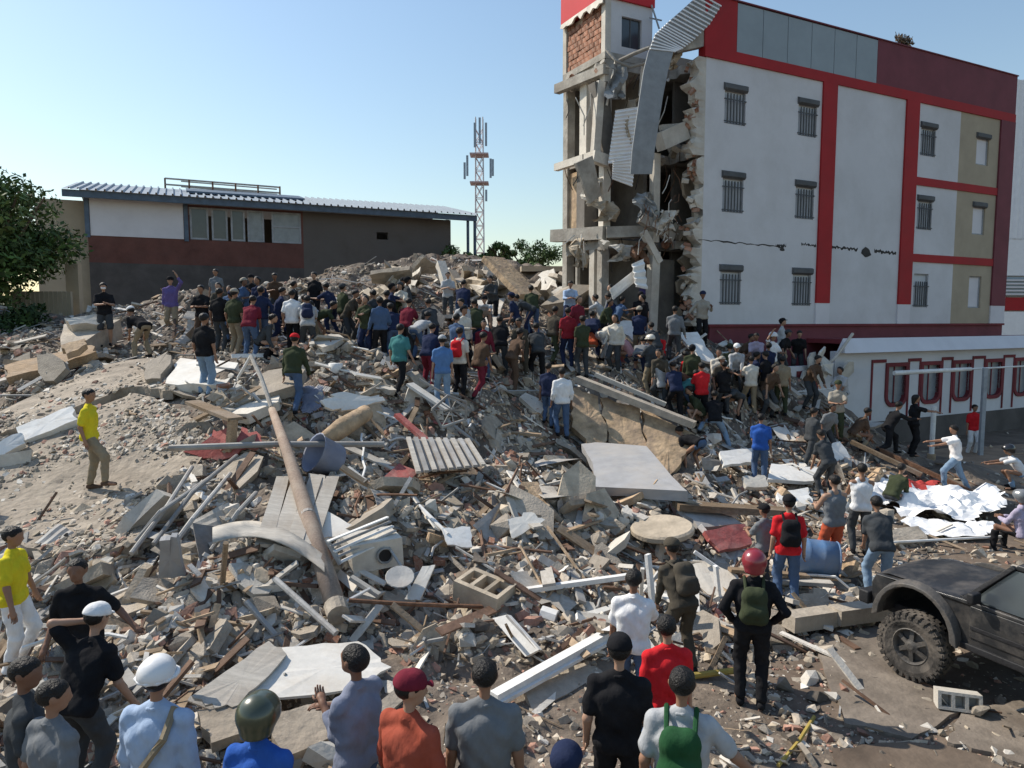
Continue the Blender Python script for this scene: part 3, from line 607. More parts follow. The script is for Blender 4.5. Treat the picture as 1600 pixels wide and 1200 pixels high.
# ---- long building on the left with blue metal roof
LA=np.array([-20.35,35.2,0]); LB=np.array([-3.55,42.9,0]); ld=(LB-LA); LL=np.linalg.norm(ld); lang=math.atan2(ld[1],ld[0])
K=thing('long_building','long two storey building in shade under a blue metal roof','building',LA,lang)
def lx(px,y=330):
    r=ray(px,y); o=np.array([0,0,CAMH])-LA; nn=np.array([-math.sin(lang),math.cos(lang),0]); t=-np.dot(o,nn)/np.dot(r,nn); p=o+r*t; return p[0]*math.cos(lang)+p[1]*math.sin(lang), p[2]
x1,_=lx(290); x2,_=lx(473); xe,_=lx(704); z_w=lx(220,371)[1]; z_wt=lx(220,313)[1]; z_r=lx(220,412)[1]
EZ=10.45
hx=[(x1+.15,x2-.1,z_w,z_wt-.15)]
part('wall',holes_wall(MB(),x2,xe,0,EZ-.25,0,.25,[(lx(588)[0],lx(606)[0],8.9,9.3)]),M('greyplaster'),K)
part('wall',holes_wall(MB(),0,x2-.002,z_r,EZ-.25,0,.25,hx),M('redbrown'),K)
part('wall',holes_wall(MB(),0,x2-.002,0,z_r-.002,0,.25,[]),M('charwall'),K)
m=MB(); m.box(.12,-.04,z_w,x1-.12,-.002,z_wt+.25); part('white_panel',m,M('panelwhite'),K)
for x in (0,x1):
    m=MB(); m.box(x-.1,-.08,z_w-.1,x+.1,.0,EZ-.25); part('post',m,M('steelblue'),K)
ww=[lx(p)[0] for p in (296,325,330,355,360,382,386,412,424,470)]
for i in range(0,10,2):
    a,b=ww[i],ww[i+1]; z0,z1=z_w+.02,z_wt-.17; f=MB(); f.box(a,.03,z0,a+.09,.1,z1).box(b-.09,.03,z0,b,.1,z1).box(a+.09,.03,z0,b-.09,.1,z0+.09).box(a+.09,.03,z1-.09,b-.09,.1,z1)
    if i==8: f.box(a+.09,.03,(z0+z1)/2,b-.09,.1,(z0+z1)/2+.08)
    W=part('window',f,M('bar'),K); p=MB(); p.box(a+.09,.07,z0+.09,b-.09,.09,z1-.09); part('pane',p,M('greyglass' if i in(6,8) else 'glass'),W)
m=MB(); m.box(0,6,0,xe,6.2,EZ); part('back_wall',m,M('greyplaster'),K)
m=MB(); m.box(xe-.2,.26,0,xe,5.99,EZ-.2); part('side_wall',m,M('greyplaster'),K)
m=MB(); m.box(-2.2,.6,4,.4,.8,EZ-.3); part('side_wall',m,M('beige'),K)
xr=lx(738)[0]; x0r=lx(92,300)[0]+.2
m=MB(); m.box(x0r,-.75,EZ-.32,xr,-.62,EZ); part('eave_beam',m,M('steelblue'),K)
for xx in (xr-.12,xr-.55):
    m=MB(); m.box(xx,-.6,4,xx+.12,-.45,EZ-.02); part('post',m,M('steelblue'),K)
m=MB(); n=int((xr-x0r)/.36); wd=(xr-x0r)/n; vs=[]; fs=[]
for i in range(n):
    a=x0r+i*wd; o=len(vs)
    for (dx,dz) in ((0,0),(wd*.72,0),(wd*.78,.09),(wd*.94,.09),(wd,0)):
        vs+=[(a+dx,-.9,EZ+dz),(a+dx,5.2,EZ+1.3+dz)]
    fs+=[(o+2*j,o+2*j+2,o+2*j+3,o+2*j+1) for j in range(4)]
m.add(vs,fs); RF=part('metal_roof',m,M('roofblue'),K)
m=MB(); m.add([(x0r,5.2,EZ+1.3),(xr,5.2,EZ+1.3),(xr,11,EZ),(x0r,11,EZ)],[(0,1,2,3)]); part('rear_roof',m,M('roofblue'),RF)
# rail frame on the roof
ra,rb=lx(262)[0]-.1,lx(446)[0]+.2
R=thing('roof_rail_frame','thin metal rail frame standing on the blue metal roof','rail',LA+np.array([0,0,0]),lang)
m=MB(); yr=3.6; zr=EZ+.95
for z in (.3,.62): m.tube([(ra,yr,zr+z),(rb,yr+.2,zr+z)],.05,5)
for z in (.3,.6): m.tube([(ra+.8,yr+1.6,zr+z+.2),(rb,yr+1.4,zr+z+.1)],.04,5)
part('rail',m,M('fibre'),R)
for i in range(6):
    x=ra+(rb-ra)*i/5; part('post',MB().tube([(x,yr,zr-.1),(x,yr,zr+.64)],.05,5),M('rust'),R)
m=MB(); m.add([(ra+1,1.2,EZ+.62),(rb+1,1.2,EZ+.62),(rb+1,3.4,EZ+1.1),(ra+1,3.4,EZ+1.1),(ra+1,1.2,EZ+.52),(rb+1,1.2,EZ+.52)],[(0,1,2,3),(0,4,5,1)]); part('solar_panel',m,M('steelblue'),R)

# ---- telecom mast
tp=P(750,500,120); T=thing('telecom_mast','tall pale lattice telecom mast with antennas rising behind the long building','mast',(tp[0],tp[1],0))
h=37.0; m=MB(); wid=lambda z: .78-.2*z/h
cs=[(1,1),(1,-1),(-1,-1),(-1,1)]
for a,b in cs: m.tube([(a*wid(0),b*wid(0),0),(a*wid(h),b*wid(h),h)],.1,5)
part('leg_frame',m,M('tower'),T)
m=MB(); z=0; k=0
while z<h-2:
    z2=z+2.2
    for i in range(4):
        a=cs[i]; b=cs[(i+1)%4]; m.tube([(a[0]*wid(z),a[1]*wid(z),z),(b[0]*wid(z2),b[1]*wid(z2),z2)],.055,4,caps=False); m.tube([(b[0]*wid(z),b[1]*wid(z),z),(a[0]*wid(z2),a[1]*wid(z2),z2)],.055,4,caps=False); m.tube([(a[0]*wid(z),a[1]*wid(z),z),(b[0]*wid(z),b[1]*wid(z),z)],.06,4,caps=False)
    z=z2
part('bracing',m,M('towerred'),T)
for zz in (26.5,31.0):
    m=MB(); m.box(-1.5,-1.5,zz,1.5,1.5,zz+.2); part('platform',m,M('towerred'),T)
for (x,zz,hh) in ((-2.6,27.5,3.2),(-3.2,27.0,2.6),(2.6,27.2,3.0),(3.1,27.5,2.6),(-.9,32,3.8),(.2,32.6,4.0),(1.6,32.2,3.6),(-2.6,14,3.4),(-2.0,12.5,1.6),(1.6,23.5,1.8)):
    m=MB(); m.box(x*.72-.17,-1.75,zz,x*.72+.17,-1.45,zz+hh); part('antenna',m,M('antenna'),T)

# ---- small ruined outbuilding behind the heap
q=P(868,440,30.5); R2=thing('ruined_outbuilding','small ruined concrete outbuilding with an open doorway behind the rubble heap','building',(q[0],q[1],0),.1)
part('wall',holes_wall(MB(),-1.1,.9,2.5,6.4,0,.2,[(-.2,.35,4,5.9)]),M('ochre'),R2)
m=MB(); m.box(.9,.0,2.5,1.1,2.4,6.4); part('wall',m,M('plaster'),R2)
m=MB(); m.box(-1.5,-.5,6.4,1.3,2.6,6.62); part('roof',m,M('tan_i'),R2)
m=MB(); m.box(-1.1,2.2,2.5,.9,2.4,6.4); part('back_wall',m,M('int_wall'),R2)

# ---- vegetation
def tree(name,label,c,h,crown_r,n,leaf,k,seed,squash=(1,1,.85),group=None,blobs=14,cat='tree'):
    rr=random.Random(seed); T=thing(name,label,cat,c,0,group); m=MB(); tr=.05*crown_r+.06
    m.tube([(0,0,-.5),(.1,0,h*.3),(.0,.1,h*.6)],[tr*1.4,tr,tr*.6],8)
    for i in range(7):
        a=rr.uniform(0,6.28); m.tube([(0,0,h*rr.uniform(.25,.5)),(math.cos(a)*crown_r*.4,math.sin(a)*crown_r*.4,h*.62),(math.cos(a)*crown_r*.75,math.sin(a)*crown_r*.75,h*rr.uniform(.65,.85))],[tr*.6,tr*.35,tr*.15],6)
    part('trunk',m,M('bark'),T)
    m=MB(); m2=MB()
    for i in range(blobs):
        d=np.array([rr.gauss(0,1),rr.gauss(0,1),rr.gauss(0,.8)]); d/=np.linalg.norm(d); cc=np.array([0,0,h-crown_r*squash[2]])+d*crown_r*rr.uniform(.35,.85)*np.array(squash)
        leafball(m if i%3 else m2,cc,crown_r*rr.uniform(.28,.48),n//blobs,leaf,rr,(1,1,.75))
    part('crown',m,M(k),T); part('leaf_cluster',m2,M('leafC' if k!='leafC' else 'leafA'),T); return T
q=P(18,500,25); tree('broadleaf_tree','big dark green tree at the left edge beside the long building',(q[0]-1.0,q[1],2.6),7.2,2.9,20000,.12,'leafA',5,(1,1,.95),blobs=34)
q=P(40,520,23); tree('broadleaf_tree','dark bushy lower tree growing against the left edge under the big tree',(q[0]-.9,q[1],1.6),3.7,1.5,5000,.10,'leafB',6,blobs=14)
rr=random.Random(9)
labs=['green bush growing at the right end of the long building','low green bush beside the canopy posts of the long building','green shrub in front of the mast foot','pale slender shrub rising above the heap beyond the mast','rounded dark green tree behind the torn end of the red building','green bush crowding the outbuilding roof']
for i,(px,py,D,r) in enumerate(((690,400,41,1.1),(722,408,40,.9),(755,404,42,1.0),(780,388,44,.8),(828,396,46,1.6),(812,412,38,.9))):
    q=P(px,py,D); tree('shrub' if i!=4 else 'small_tree',labs[i],(q[0],q[1],q[2]-r*1.8),r*2.4,r*1.15,2600,.10,['leafC','leafA','leafC','leafC','leafA','leafC'][i],30+i,(1.4,1,.75),blobs=9,cat='bush' if i!=4 else 'tree')
# far tree line all round the visible horizon, one mass
m=MB(); rr=random.Random(13)
for i in range(200):
    a=math.radians(-38+76*i/200+rr.uniform(-.3,.3)); R=rr.uniform(190,240); c=(math.sin(a)*R,math.cos(a)*R,rr.uniform(2,8)); leafball(m,c,rr.uniform(5,8),70,1.0,rr,(1,1,.9))
obj('distant_treeline',m.mesh('distant_treeline',M('leafB')),kind='stuff')
# fence and low walls by the left tree
F=thing('concrete_fence','pale concrete fence with upright pickets under the big tree','fence',(0,0,0))
a=P(25,490,26); b=P(110,490,26.5)
for i in range(13):
    p=a+(b-a)*i/12; m=MB(); m.box(p[0]-.08,p[1]-.06,p[2]-.8,p[0]+.08,p[1]+.06,p[2]+.8); part('picket',m,M('beige'),F)
m=MB(); m.beam(a+np.array([0,.1,.7]),b+np.array([0,.1,.7]),.12,.14); m.beam(a+np.array([0,.1,-.3]),b+np.array([0,.1,-.3]),.12,.14); part('rail',m,M('beige'),F)
for px in (108,118): 
    q=P(px,450,27); m=MB(); m.box(q[0]-.12,q[1],q[2]-2.5,q[0]+.12,q[1]+.25,q[2]+.9); solo('fence_pillar',m,M('beige'),'%s beige pillar between the fence and the long building'%('shorter' if px==108 else 'outer'),'pillar')
# ================================================================ debris
def hull(n, sc, rr):
    bm=bmesh.new()
    for _ in range(n):
        d=[rr.gauss(0,1) for _ in range(3)]; l=math.sqrt(sum(q*q for q in d)); k=rr.uniform(.75,1)
        bm.verts.new([d[i]/l*sc[i]*k for i in range(3)])
    r=bmesh.ops.convex_hull(bm,input=bm.verts); bmesh.ops.delete(bm,geom=[g for g in r['geom_interior'] if isinstance(g,bmesh.types.BMVert)],context='VERTS')
    bmesh.ops.triangulate(bm,faces=bm.faces); bm.verts.index_update(); V=np.array([v.co[:] for v in bm.verts]); F=np.array([[v.index for v in f.verts] for f in bm.faces]); bm.free(); return V,F
def shard(rr, n=None, th=.12, asp=None):
    n=n or rr.randint(4,7); asp=asp or rr.uniform(.5,1); a0=rr.uniform(0,6.28)
    ps=[]
    for i in range(n):
        a=a0+2*math.pi*(i+rr.uniform(-.28,.28))/n; r=rr.uniform(.65,1); ps.append((r*math.cos(a),r*math.sin(a)*asp))
    V=[]; 
    for z,k in ((-th,rr.uniform(.86,1.04)),(th,1)):
        V+=[(x*k+rr.uniform(-.03,.03),y*k,z*rr.uniform(.75,1.2)) for x,y in ps]
    F=[]
    for i in range(1,n-1): F.append((0,i+1,i)); F.append((n,n+i,n+i+1))
    for i in range(n): j=(i+1)%n; F+= [(i,j,n+j),(i,n+j,n+i)]
    return np.array(V),np.array(F)
def tri_box(x,y,z):
    V=np.array([(i*x,j*y,k*z) for k in (-1,1) for j in (-1,1) for i in (-1,1)],float)
    Q=[(0,2,3,1),(4,5,7,6),(0,1,5,4),(2,6,7,3),(0,4,6,2),(1,3,7,5)]; return V,np.array([t for q in Q for t in ((q[0],q[1],q[2]),(q[0],q[2],q[3]))])
rv=random.Random(5)
V_CH=[hull(rv.randint(9,14),(1,rv.uniform(.6,.9),rv.uniform(.4,.75)),rv) for _ in range(16)]
V_SL=[shard(rv,th=rv.uniform(.07,.16)) for _ in range(18)]
V_BR=[tri_box(1,.48,.33),tri_box(.8,.5,.33),shard(rv,4,.3,.5),shard(rv,5,.3,.55)]
V_ST=[tri_box(1,.05,.03),tri_box(1,.09,.02),tri_box(1,.025,.025)]
CLEARPX=[[(380,1015),(600,1000),(612,1045),(545,1090),(300,1110)],[(905,690),(1050,700),(1080,775),(925,765)],[(895,590),(1090,665),(1085,745),(905,690)],[(980,810),(1090,805),(1092,858),(980,860)],
 [(395,738),(510,738),(560,850),(375,860)],[(1230,835),(1292,835),(1295,895),(1230,900)],[(700,885),(815,885),(810,955),(705,955)],[(1330,830),(1620,820),(1640,1100),(1380,1080)],[(250,560),(375,560),(370,610),(250,620)],
 [(300,1095),(560,1090),(540,1190),(300,1190)],[(625,680),(760,680),(760,745),(640,745)],[(760,955),(860,955),(860,1035),(760,1035)],[(770,400),(835,400),(840,470),(790,470)],[(545,830),(640,830),(640,900),(545,900)],[(1390,765),(1580,765),(1580,850),(1400,850)]]
CLEARW=[[(q[0],q[1]) for q in hits([a for a,b in z],[b for a,b in z],HS)[0]] for z in CLEARPX]
CL=np.zeros_like(XX)
for z in CLEARW: CL=np.maximum(CL,inpoly(XX,YY,z).astype(float))
FRONT=((XX>-1.9)&(YY<8.5+.13*(XX+1.9))).astype(float)
FRONT=np.maximum(FRONT,road)
for _ in range(4): FRONT[1:-1,1:-1]=(FRONT[1:-1,1:-1]*2+FRONT[2:,1:-1]+FRONT[:-2,1:-1]+FRONT[1:-1,2:]+FRONT[1:-1,:-2])/6
def dens(px,py):
    """how thickly debris lies, by the part of the place that this point of the heap belongs to"""
    d=np.ones(len(px)); p,_=hits(px,py,HS); x,y=p[:,0],p[:,1]
    d*=1-.82*bil(sm,x,y); d*=1-.93*bil(FRONT,x,y); d*=1-.8*bil(CL,x,y)
    d[(y>25)&(x>4)]*=.35; d[(x>9.5)&(y>16)]*=.25; d[(x>12)]*=.2
    return d
def sample(n, rng, ymin=400, ymax=1200, wmix=.45):
    P_=[]; tot=0
    while tot<n:
        m=n*3; px=rng.uniform(-40,1640,m); py=rng.uniform(ymin,ymax,m); keep=rng.random(m)<dens(px,py); px,py=px[keep],py[keep]
        q,ok=hits(px,py); q=q[ok]; q=q[(q[:,1]<40)&(q[:,1]>3.2)]; 
        loc=(q[:,0]-6.1)*.89+(q[:,1]-23.5)*.456; los=(q[:,0]-6.1)*(-.456)+(q[:,1]-23.5)*.89
        q=q[~((loc>-2.6)&(los>.1))&~((loc>2)&(los>-1.6))]; P_.append(q); tot+=len(q)
    return np.concatenate(P_)[:n]
def rotm(rng,n,tilt):
    a=rng.uniform(0,2*np.pi,n); b=rng.normal(0,tilt,n); c=rng.normal(0,tilt,n)
    ca,sa,cb,sb,cc,sc=np.cos(a),np.sin(a),np.cos(b),np.sin(b),np.cos(c),np.sin(c); Z=np.zeros(n); O=np.ones(n)
    Rz=np.stack([ca,-sa,Z,sa,ca,Z,Z,Z,O],-1).reshape(n,3,3); Rx=np.stack([O,Z,Z,Z,cb,-sb,Z,sb,cb],-1).reshape(n,3,3); Ry=np.stack([cc,Z,sc,Z,O,Z,-sc,Z,cc],-1).reshape(n,3,3)
    return Rx@Ry@Rz
def normals(q):
    e=.25; dx=(bil(HS,q[:,0]+e,q[:,1])-bil(HS,q[:,0]-e,q[:,1]))/(2*e); dy=(bil(HS,q[:,0],q[:,1]+e)-bil(HS,q[:,0],q[:,1]-e))/(2*e)
    return dx,dy
def stuff(name, variants, n, rng, smin, smax, power, mats, probs, tilt, lift, ymin=400):
    q=sample(n,rng,ymin); s=smin*(smax/smin)**(rng.random(n)**power); R=rotm(rng,n,tilt); q[:,2]+=s*lift
    dx,dy=normals(q); sh=np.zeros((n,3,3)); sh[:,0,0]=sh[:,1,1]=sh[:,2,2]=1; sh[:,2,0]=dx; sh[:,2,1]=dy; R=sh@R
    vi=rng.integers(0,len(variants),n); mi=rng.choice(len(mats),n,p=np.array(probs)/sum(probs)); CO=[];FA=[];MI=[];o=0
    for k,(V,F) in enumerate(variants):
        ix=np.where(vi==k)[0]; 
        if not len(ix): continue
        X=np.einsum('nij,vj->nvi',R[ix],V)*s[ix,None,None]+q[ix,None,:]
        CO.append(X.reshape(-1,3)); off=o+np.arange(len(ix))*len(V); FA.append((F[None]+off[:,None,None]).reshape(-1,3)); MI.append(np.repeat(mi[ix],len(F))); o+=len(ix)*len(V)
    me=np_mesh(name,np.concatenate(CO),np.concatenate(FA),mi=np.concatenate(MI))
    for m in mats: me.materials.append(M(m))
    return obj(name,me,kind='stuff')
rg=np.random.default_rng(11)
MI_=['concrete_i','tan_i','plaster_i','brick_i','dark_i']
stuff('loose_rubble_fragments',V_CH+V_CH+V_SL+V_BR,70000,rg,.018,.125,1.6,MI_,[.35,.25,.12,.13,.15],.5,.15)
stuff('broken_slab_shards',V_SL+V_CH+V_CH+V_BR,13000,rg,.05,.22,1.6,MI_,[.36,.26,.15,.09,.14],.42,.12)
stuff('splinters_and_twisted_bars',V_ST,2600,rg,.12,.7,1.2,['wood_i','metal_i','rust_i','plaster_i'],[.25,.27,.28,.2],.35,.12)
gr=stuff('crushed_gravel',V_CH[:6],16000,rg,.008,.035,1.4,MI_,[.34,.28,.12,.16,.1],.9,.1,ymin=760)
DRP=[[(-40,690),(40,680),(120,650),(210,615),(285,640),(330,690),(300,740),(235,770),(215,850),(120,875),(30,850),(-40,800)],[(-40,660),(60,615),(150,572),(240,560),(300,590),(270,612),(200,606),(110,640),(20,672),(-40,690)]]
DRW=[([(lambda w_:(w_[0],w_[1]))(hit(a,b,u)) for a,b in z],u) for z,u in zip(DRP,(.16,.26))]
def gtop(x,y):
    z=gzs(x,y)
    for P2,u in DRW:
        if bool(inpoly(np.array([x]),np.array([y]),P2)[0]): z=gzs(x,y)+u
    return z
# bits on the trodden ground and on the fallen slab
def sample_flat(n,rng,f):
    out=[];t=0
    while t<n:
        px=rng.uniform(-30,1630,4000); py=rng.uniform(560,1200,4000); q,ok=hits(px,py); q=q[ok&f(q[:,0],q[:,1])]; out.append(q); t+=len(q)
    return np.concatenate(out)[:n]
_s=sample
sample=lambda n,rng,ymin=400,ymax=1200,wmix=0: sample_flat(n,rng,lambda x,y:bil(FRONT,x,y)>.4)
stuff('road_litter',V_CH+V_SL+V_BR,9000,rg,.008,.06,2.2,MI_,[.3,.22,.14,.24,.1],.3,.15)
def sample(n,rng,ymin=0,ymax=0,wmix=0):
    out=[];t=0
    while t<n:
        px=rng.uniform(-30,345,4000); py=rng.uniform(555,880,4000); q,ok=hits(px,py,HS,.16)
        up=np.full(len(q),np.nan)
        for P2,u in DRW: up=np.where(inpoly(q[:,0],q[:,1],P2),u,up)
        q[:,2]=bil(HS,q[:,0],q[:,1])+up; q=q[ok&~np.isnan(up)]; q=q[rng.random(len(q))<np.clip(vnoise(q[:,0],q[:,1],.9,44)*1.8+.55,.05,1)]; out.append(q); t+=len(q)
    return np.concatenate(out)[:n]
stuff('slab_litter',V_CH+V_SL,12000,rg,.007,.10,3.0,MI_,[.4,.3,.12,.08,.1],.3,.12)
sample=_s
# ---- countable pieces: every one its own object
ANCH=[(145,785,'man in yellow on the slab'),(325,620,'white topped slab'),(70,570,'orange beam'),(528,950,'foot of the leaning pole'),(430,650,'upper end of the leaning pole'),(470,800,'leaning pole'),(340,690,'red sheets'),(270,870,'upright grey slab'),
 (570,840,'metal louvre'),(600,870,'broken appliance'),(757,925,'largest concrete block'),(805,995,'white channel piece'),(870,1030,'white gutter beam'),(1015,930,'white frame post'),(1035,832,'round tabletop'),(990,735,'grey mattress slab'),(980,670,'ochre fallen wall'),
 (1260,865,'blue drum'),(1310,960,'kerb beam'),(1185,757,'man in the royal blue tee'),(1480,790,'big white tarp'),(1440,770,'red cloth'),(1340,790,'smaller white tarp'),(690,710,'corrugated roofing piece'),(528,720,'blue grey tub'),(540,670,'fat brown roll'),
 (705,645,'wire crate'),(550,628,'ragged white sheet'),(625,610,'man in the teal tee'),(880,680,'man in the white shirt'),(490,1050,'bright white sheet'),(370,1060,'beige strip of sheet'),(380,1135,'flat pale slab'),(125,960,'white cap man'),(60,900,'yellow tee man at the left edge'),
 (800,440,'big tan concrete plank'),(610,430,'pale ridge slab'),(700,430,'leaning column stump'),(920,470,'rounded grey lump'),(1085,540,'corner of the red building'),(1250,600,'broken annex end'),(460,500,'left crowd'),(640,520,'centre crowd'),(1100,620,'bright red tee'),(180,520,'masked man in black'),
 (240,590,'boulder slab'),(715,840,'clean white sheet'),(820,825,'corrugated offcut'),(1120,800,'long flat brown beam'),(1240,740,'flat white slabs'),(420,850,'twisted grey sheet'),(300,800,'curved metal strips'),(850,760,'slope left of the grey mattress'),(880,860,'rubble left of the round tabletop'),(170,930,'rubble by the man in black'),(200,640,'edge of the fallen roof slab'),(1140,900,'officer in black')]
ANW=hits([a[0] for a in ANCH],[a[1] for a in ANCH],HS)[0]
def zone(p,sc=None):
    d=np.hypot(ANW[:,0]-p[0],ANW[:,1]-p[1]); i=int(d.argmin()); dx,dy=p[0]-ANW[i,0],p[1]-ANW[i,1]
    w=('right of' if dx>0 else 'left of') if abs(dx)>abs(dy) else ('beyond' if dy>0 else 'before')
    return ('close ' if d[i]<.8 else '')+w+' the '+ANCH[i][2]
def zone_old(p):
    x,y=p[0],p[1]
    if y>24: return 'high at the back of the heap'
    if y>17.5: return 'among the crowd on the heap' if x<5 else 'below the torn building'
    if x<-6: return 'by the fallen roof slab on the left'
    if y<8.6: return 'on the lower edge of the heap near the onlookers'
    if x<0: return 'around the leaning pole'
    if x<4: return 'in the middle of the debris slope'
    return 'on the slope behind the black vehicle'
def pieces(name, variants, n, rng, smin, smax, power, mats, probs, tilt, lift, label, cat, group, ymin=430, scl=None, tags=None):
    q=_s(int(n*1.7),rng,ymin); q=q[(q[:,1]>6.0)&(bil(CL,q[:,0],q[:,1])<.5)&(bil(FRONT,q[:,0],q[:,1])<.35)]; q=q[~((q[:,0]<0)&(q[:,1]<10.5)&(rng.random(len(q))<(.8 if name in('broken_plank','bent_sheet','pipe_piece') else 0)))][:n]; n=len(q); s=smin*(smax/smin)**(rng.random(n)**power); ms=[[None]*len(mats) for _ in variants]; vi=rng.integers(0,len(variants),n); mi=rng.choice(len(mats),n,p=np.array(probs)/sum(probs))
    for i in range(n):
        k,m=vi[i],mi[i]
        if ms[k][m] is None:
            V,F=variants[k]; me=np_mesh(name,V,F); me.materials.append(M(mats[m])); ms[k][m]=me
        o=bpy.data.objects.new(name,ms[k][m]); COL.objects.link(o); nrm=gnorm(q[i,0],q[i,1]); base=nrm.to_track_quat('Z','Y')
        rot=base@Euler((rng.normal(0,tilt),rng.normal(0,tilt),rng.uniform(0,6.28))).to_quaternion()
        o.rotation_euler=rot.to_euler(); sc=s[i]*(1 if q[i,1]>11 else .5+.5*max(0,(q[i,1]-6)/5))*{'loose_brick':.95,'broken_plank':.66,'bent_sheet':.66,'pipe_piece':.7,'concrete_chunk':.98,'slab_fragment':.92}.get(name,1); o.scale=(sc,sc*rng.uniform(.75,1.2),sc*rng.uniform(.8,1.2)) if scl is None else scl(sc,rng)
        o.location=(q[i,0],q[i,1],q[i,2]+lift*sc); z=zone(q[i])
        sw='small ' if s[i]<smin*1.35 else ('large ' if s[i]>smin*2.0 else ''); o['label']=sw+label%((tags or {}).get(mats[m],'grey'))+' '+z; o['label']=o['label'].replace(' close ',' ') if len(o['label'].split())>16 else o['label']; o['category']=cat; o['group']=o['label']+', alike'
TG={'concrete':'grey','plaster':'pale plastered','brick':'red','dark_i':'dark dusty','tan_i':'tan','metal':'grey','white':'white','fibre':'beige','wood':'brown','rust':'rusty','whitesheet':'off-white','redsheet':'dull red','ochre':'ochre'}
pieces('concrete_chunk',V_CH,290,rg,.12,.42,1.8,['concrete','plaster','tan_i','dark_i'],[.5,.15,.2,.15],.5,.2,'%s broken concrete chunk','concrete chunk','concrete chunks',tags=TG)
pieces('slab_fragment',V_SL,290,rg,.25,.95,1.9,['concrete','plaster','tan_i','ochre'],[.5,.2,.2,.1],.42,.14,'%s slab fragment','slab fragment','slab fragments',tags=TG)
pieces('loose_brick',[tri_box(1,.48,.33),tri_box(.75,.5,.34)],290,rg,.11,.17,1,['brick','tan_i','concrete'],[.55,.2,.25],.5,.3,'%s brick','brick','loose bricks',tags=TG)
pieces('broken_plank',[tri_box(1,.07,.022),tri_box(1,.05,.035),tri_box(1,.1,.02)],140,rg,.35,1.25,1.2,['wood','fibre','whitesheet','metal'],[.2,.3,.3,.2],.28,.18,'%s board','plank','broken planks',tags=TG,scl=lambda s,r:(s,.9,.9))
def bent(rr,ribs):
    nx,ny=14,5; V=[];F=[]; k1=rr.uniform(-.35,.35);k2=rr.uniform(-.2,.2);tw=rr.uniform(-.3,.3)
    for side in (0,.02):
        for i in range(nx+1):
            for j in range(ny+1):
                x=2*i/nx-1;y=(2*j/ny-1)*.5; z=k1*x*x*abs(y+.6)+k2*math.sin(3*y)+tw*x*y+(ribs*(.03 if i%2 else 0)); V.append((x,y,z+side))
    a=ny+1;b=(nx+1)*a
    for i in range(nx):
        for j in range(ny):
            o=i*a+j; F+= [(o,o+1,o+a+1),(o,o+a+1,o+a),(b+o,b+o+a+1,b+o+1),(b+o,b+o+a,b+o+a+1)]
    for j in range(ny): F+= [(j,b+j,b+j+1),(j,b+j+1,j+1)]; o=nx*a+j; F+= [(o,o+1,b+o+1),(o,b+o+1,b+o)]
    for i in range(nx): o=i*a; F+= [(o,o+a,b+o+a),(o,b+o+a,b+o)]; o+=ny; F+= [(o,b+o,b+o+a),(o,b+o+a,o+a)]
    return np.array(V),np.array(F)
pieces('bent_sheet',[bent(rv,r) for r in (1,1,0,0,1,0)],150,rg,.25,.85,1.5,['metal','whitesheet','fibre','redsheet'],[.4,.3,.26,.04],.35,.25,'%s bent sheet','metal sheet','bent sheets',tags=TG)
def rod(rr):
    m=MB(); pts=[np.array([t,rr.uniform(-.08,.08)*math.sin(t*3),rr.uniform(-.06,.1)*math.cos(t*2)]) for t in np.linspace(-1,1,6)]; m.tube(pts,.02,5,caps=False)
    F=[]; [F.extend([(q[0],q[1],q[2]),(q[0],q[2],q[3])]) for q in m.f]; return np.array(m.v),np.array(F)
pieces('pipe_piece',[rod(rv) for _ in range(6)],110,rg,.4,1.5,1.2,['metal','rust','white','wood'],[.35,.3,.2,.15],.25,.2,'%s bar','pipe','pipes and bars',tags=TG,scl=lambda s,r:(s,1.1,1.1))
# ---- large pieces placed one by one
def plate(name,c,th,k,label,cat,jag=.05,nseg=4,seed=0,parent=None,smooth=False):
    """slab whose top corners lie at c=[(px,py,height above the heap)...]; edges broken"""
    rr=random.Random(seed+len(label)); W=[hit(px,py,dz) for px,py,dz in c]; pts=[]
    n=len(W)
    for i in range(n): pts+=rag(W[i],W[(i+1)%n],nseg,jag,rr)[:-1]
    cen=sum(W)/n; nr=np.zeros(3)
    for i in range(n): nr+=np.cross(W[i]-cen,W[(i+1)%n]-cen)
    nr/=np.linalg.norm(nr); nr=nr if nr[2]>0 else -nr
    pts=[p-nr*np.dot(p-cen,nr)*.85 for p in pts]; pts=np.array(pts); m=MB(); k2=len(pts); low=[p-nr*th*rr.uniform(.85,1.15)+(cen-p)*rr.uniform(-.01,.03) for p in pts]
    m.add(list(pts)+low+[cen,cen-nr*th],[(i,(i+1)%k2,2*k2) for i in range(k2)]+[(k2+(i+1)%k2,k2+i,2*k2+1) for i in range(k2)]+[(i,k2+i,k2+(i+1)%k2,(i+1)%k2) for i in range(k2)])
    o=obj(name,m.mesh(name,M(k)),parent)
    bmx=bmesh.new(); bmx.from_mesh(o.data); bmesh.ops.recalc_face_normals(bmx,faces=bmx.faces); bmx.to_mesh(o.data); bmx.free()
    if parent is None: tag(o,label,cat); recenter(o)
    return o
def beamp(name,a,b,wd,ht,k,label,cat):
    m=MB(); m.beam(hit(*a),hit(*b),wd,ht); return solo(name,m,M(k),label,cat)
def tubep(name,pts,r,k,label,cat,n=8):
    m=MB(); m.tube([hit(*p) for p in pts],r,n); return solo(name,m,M(k),label,cat,smooth=False)
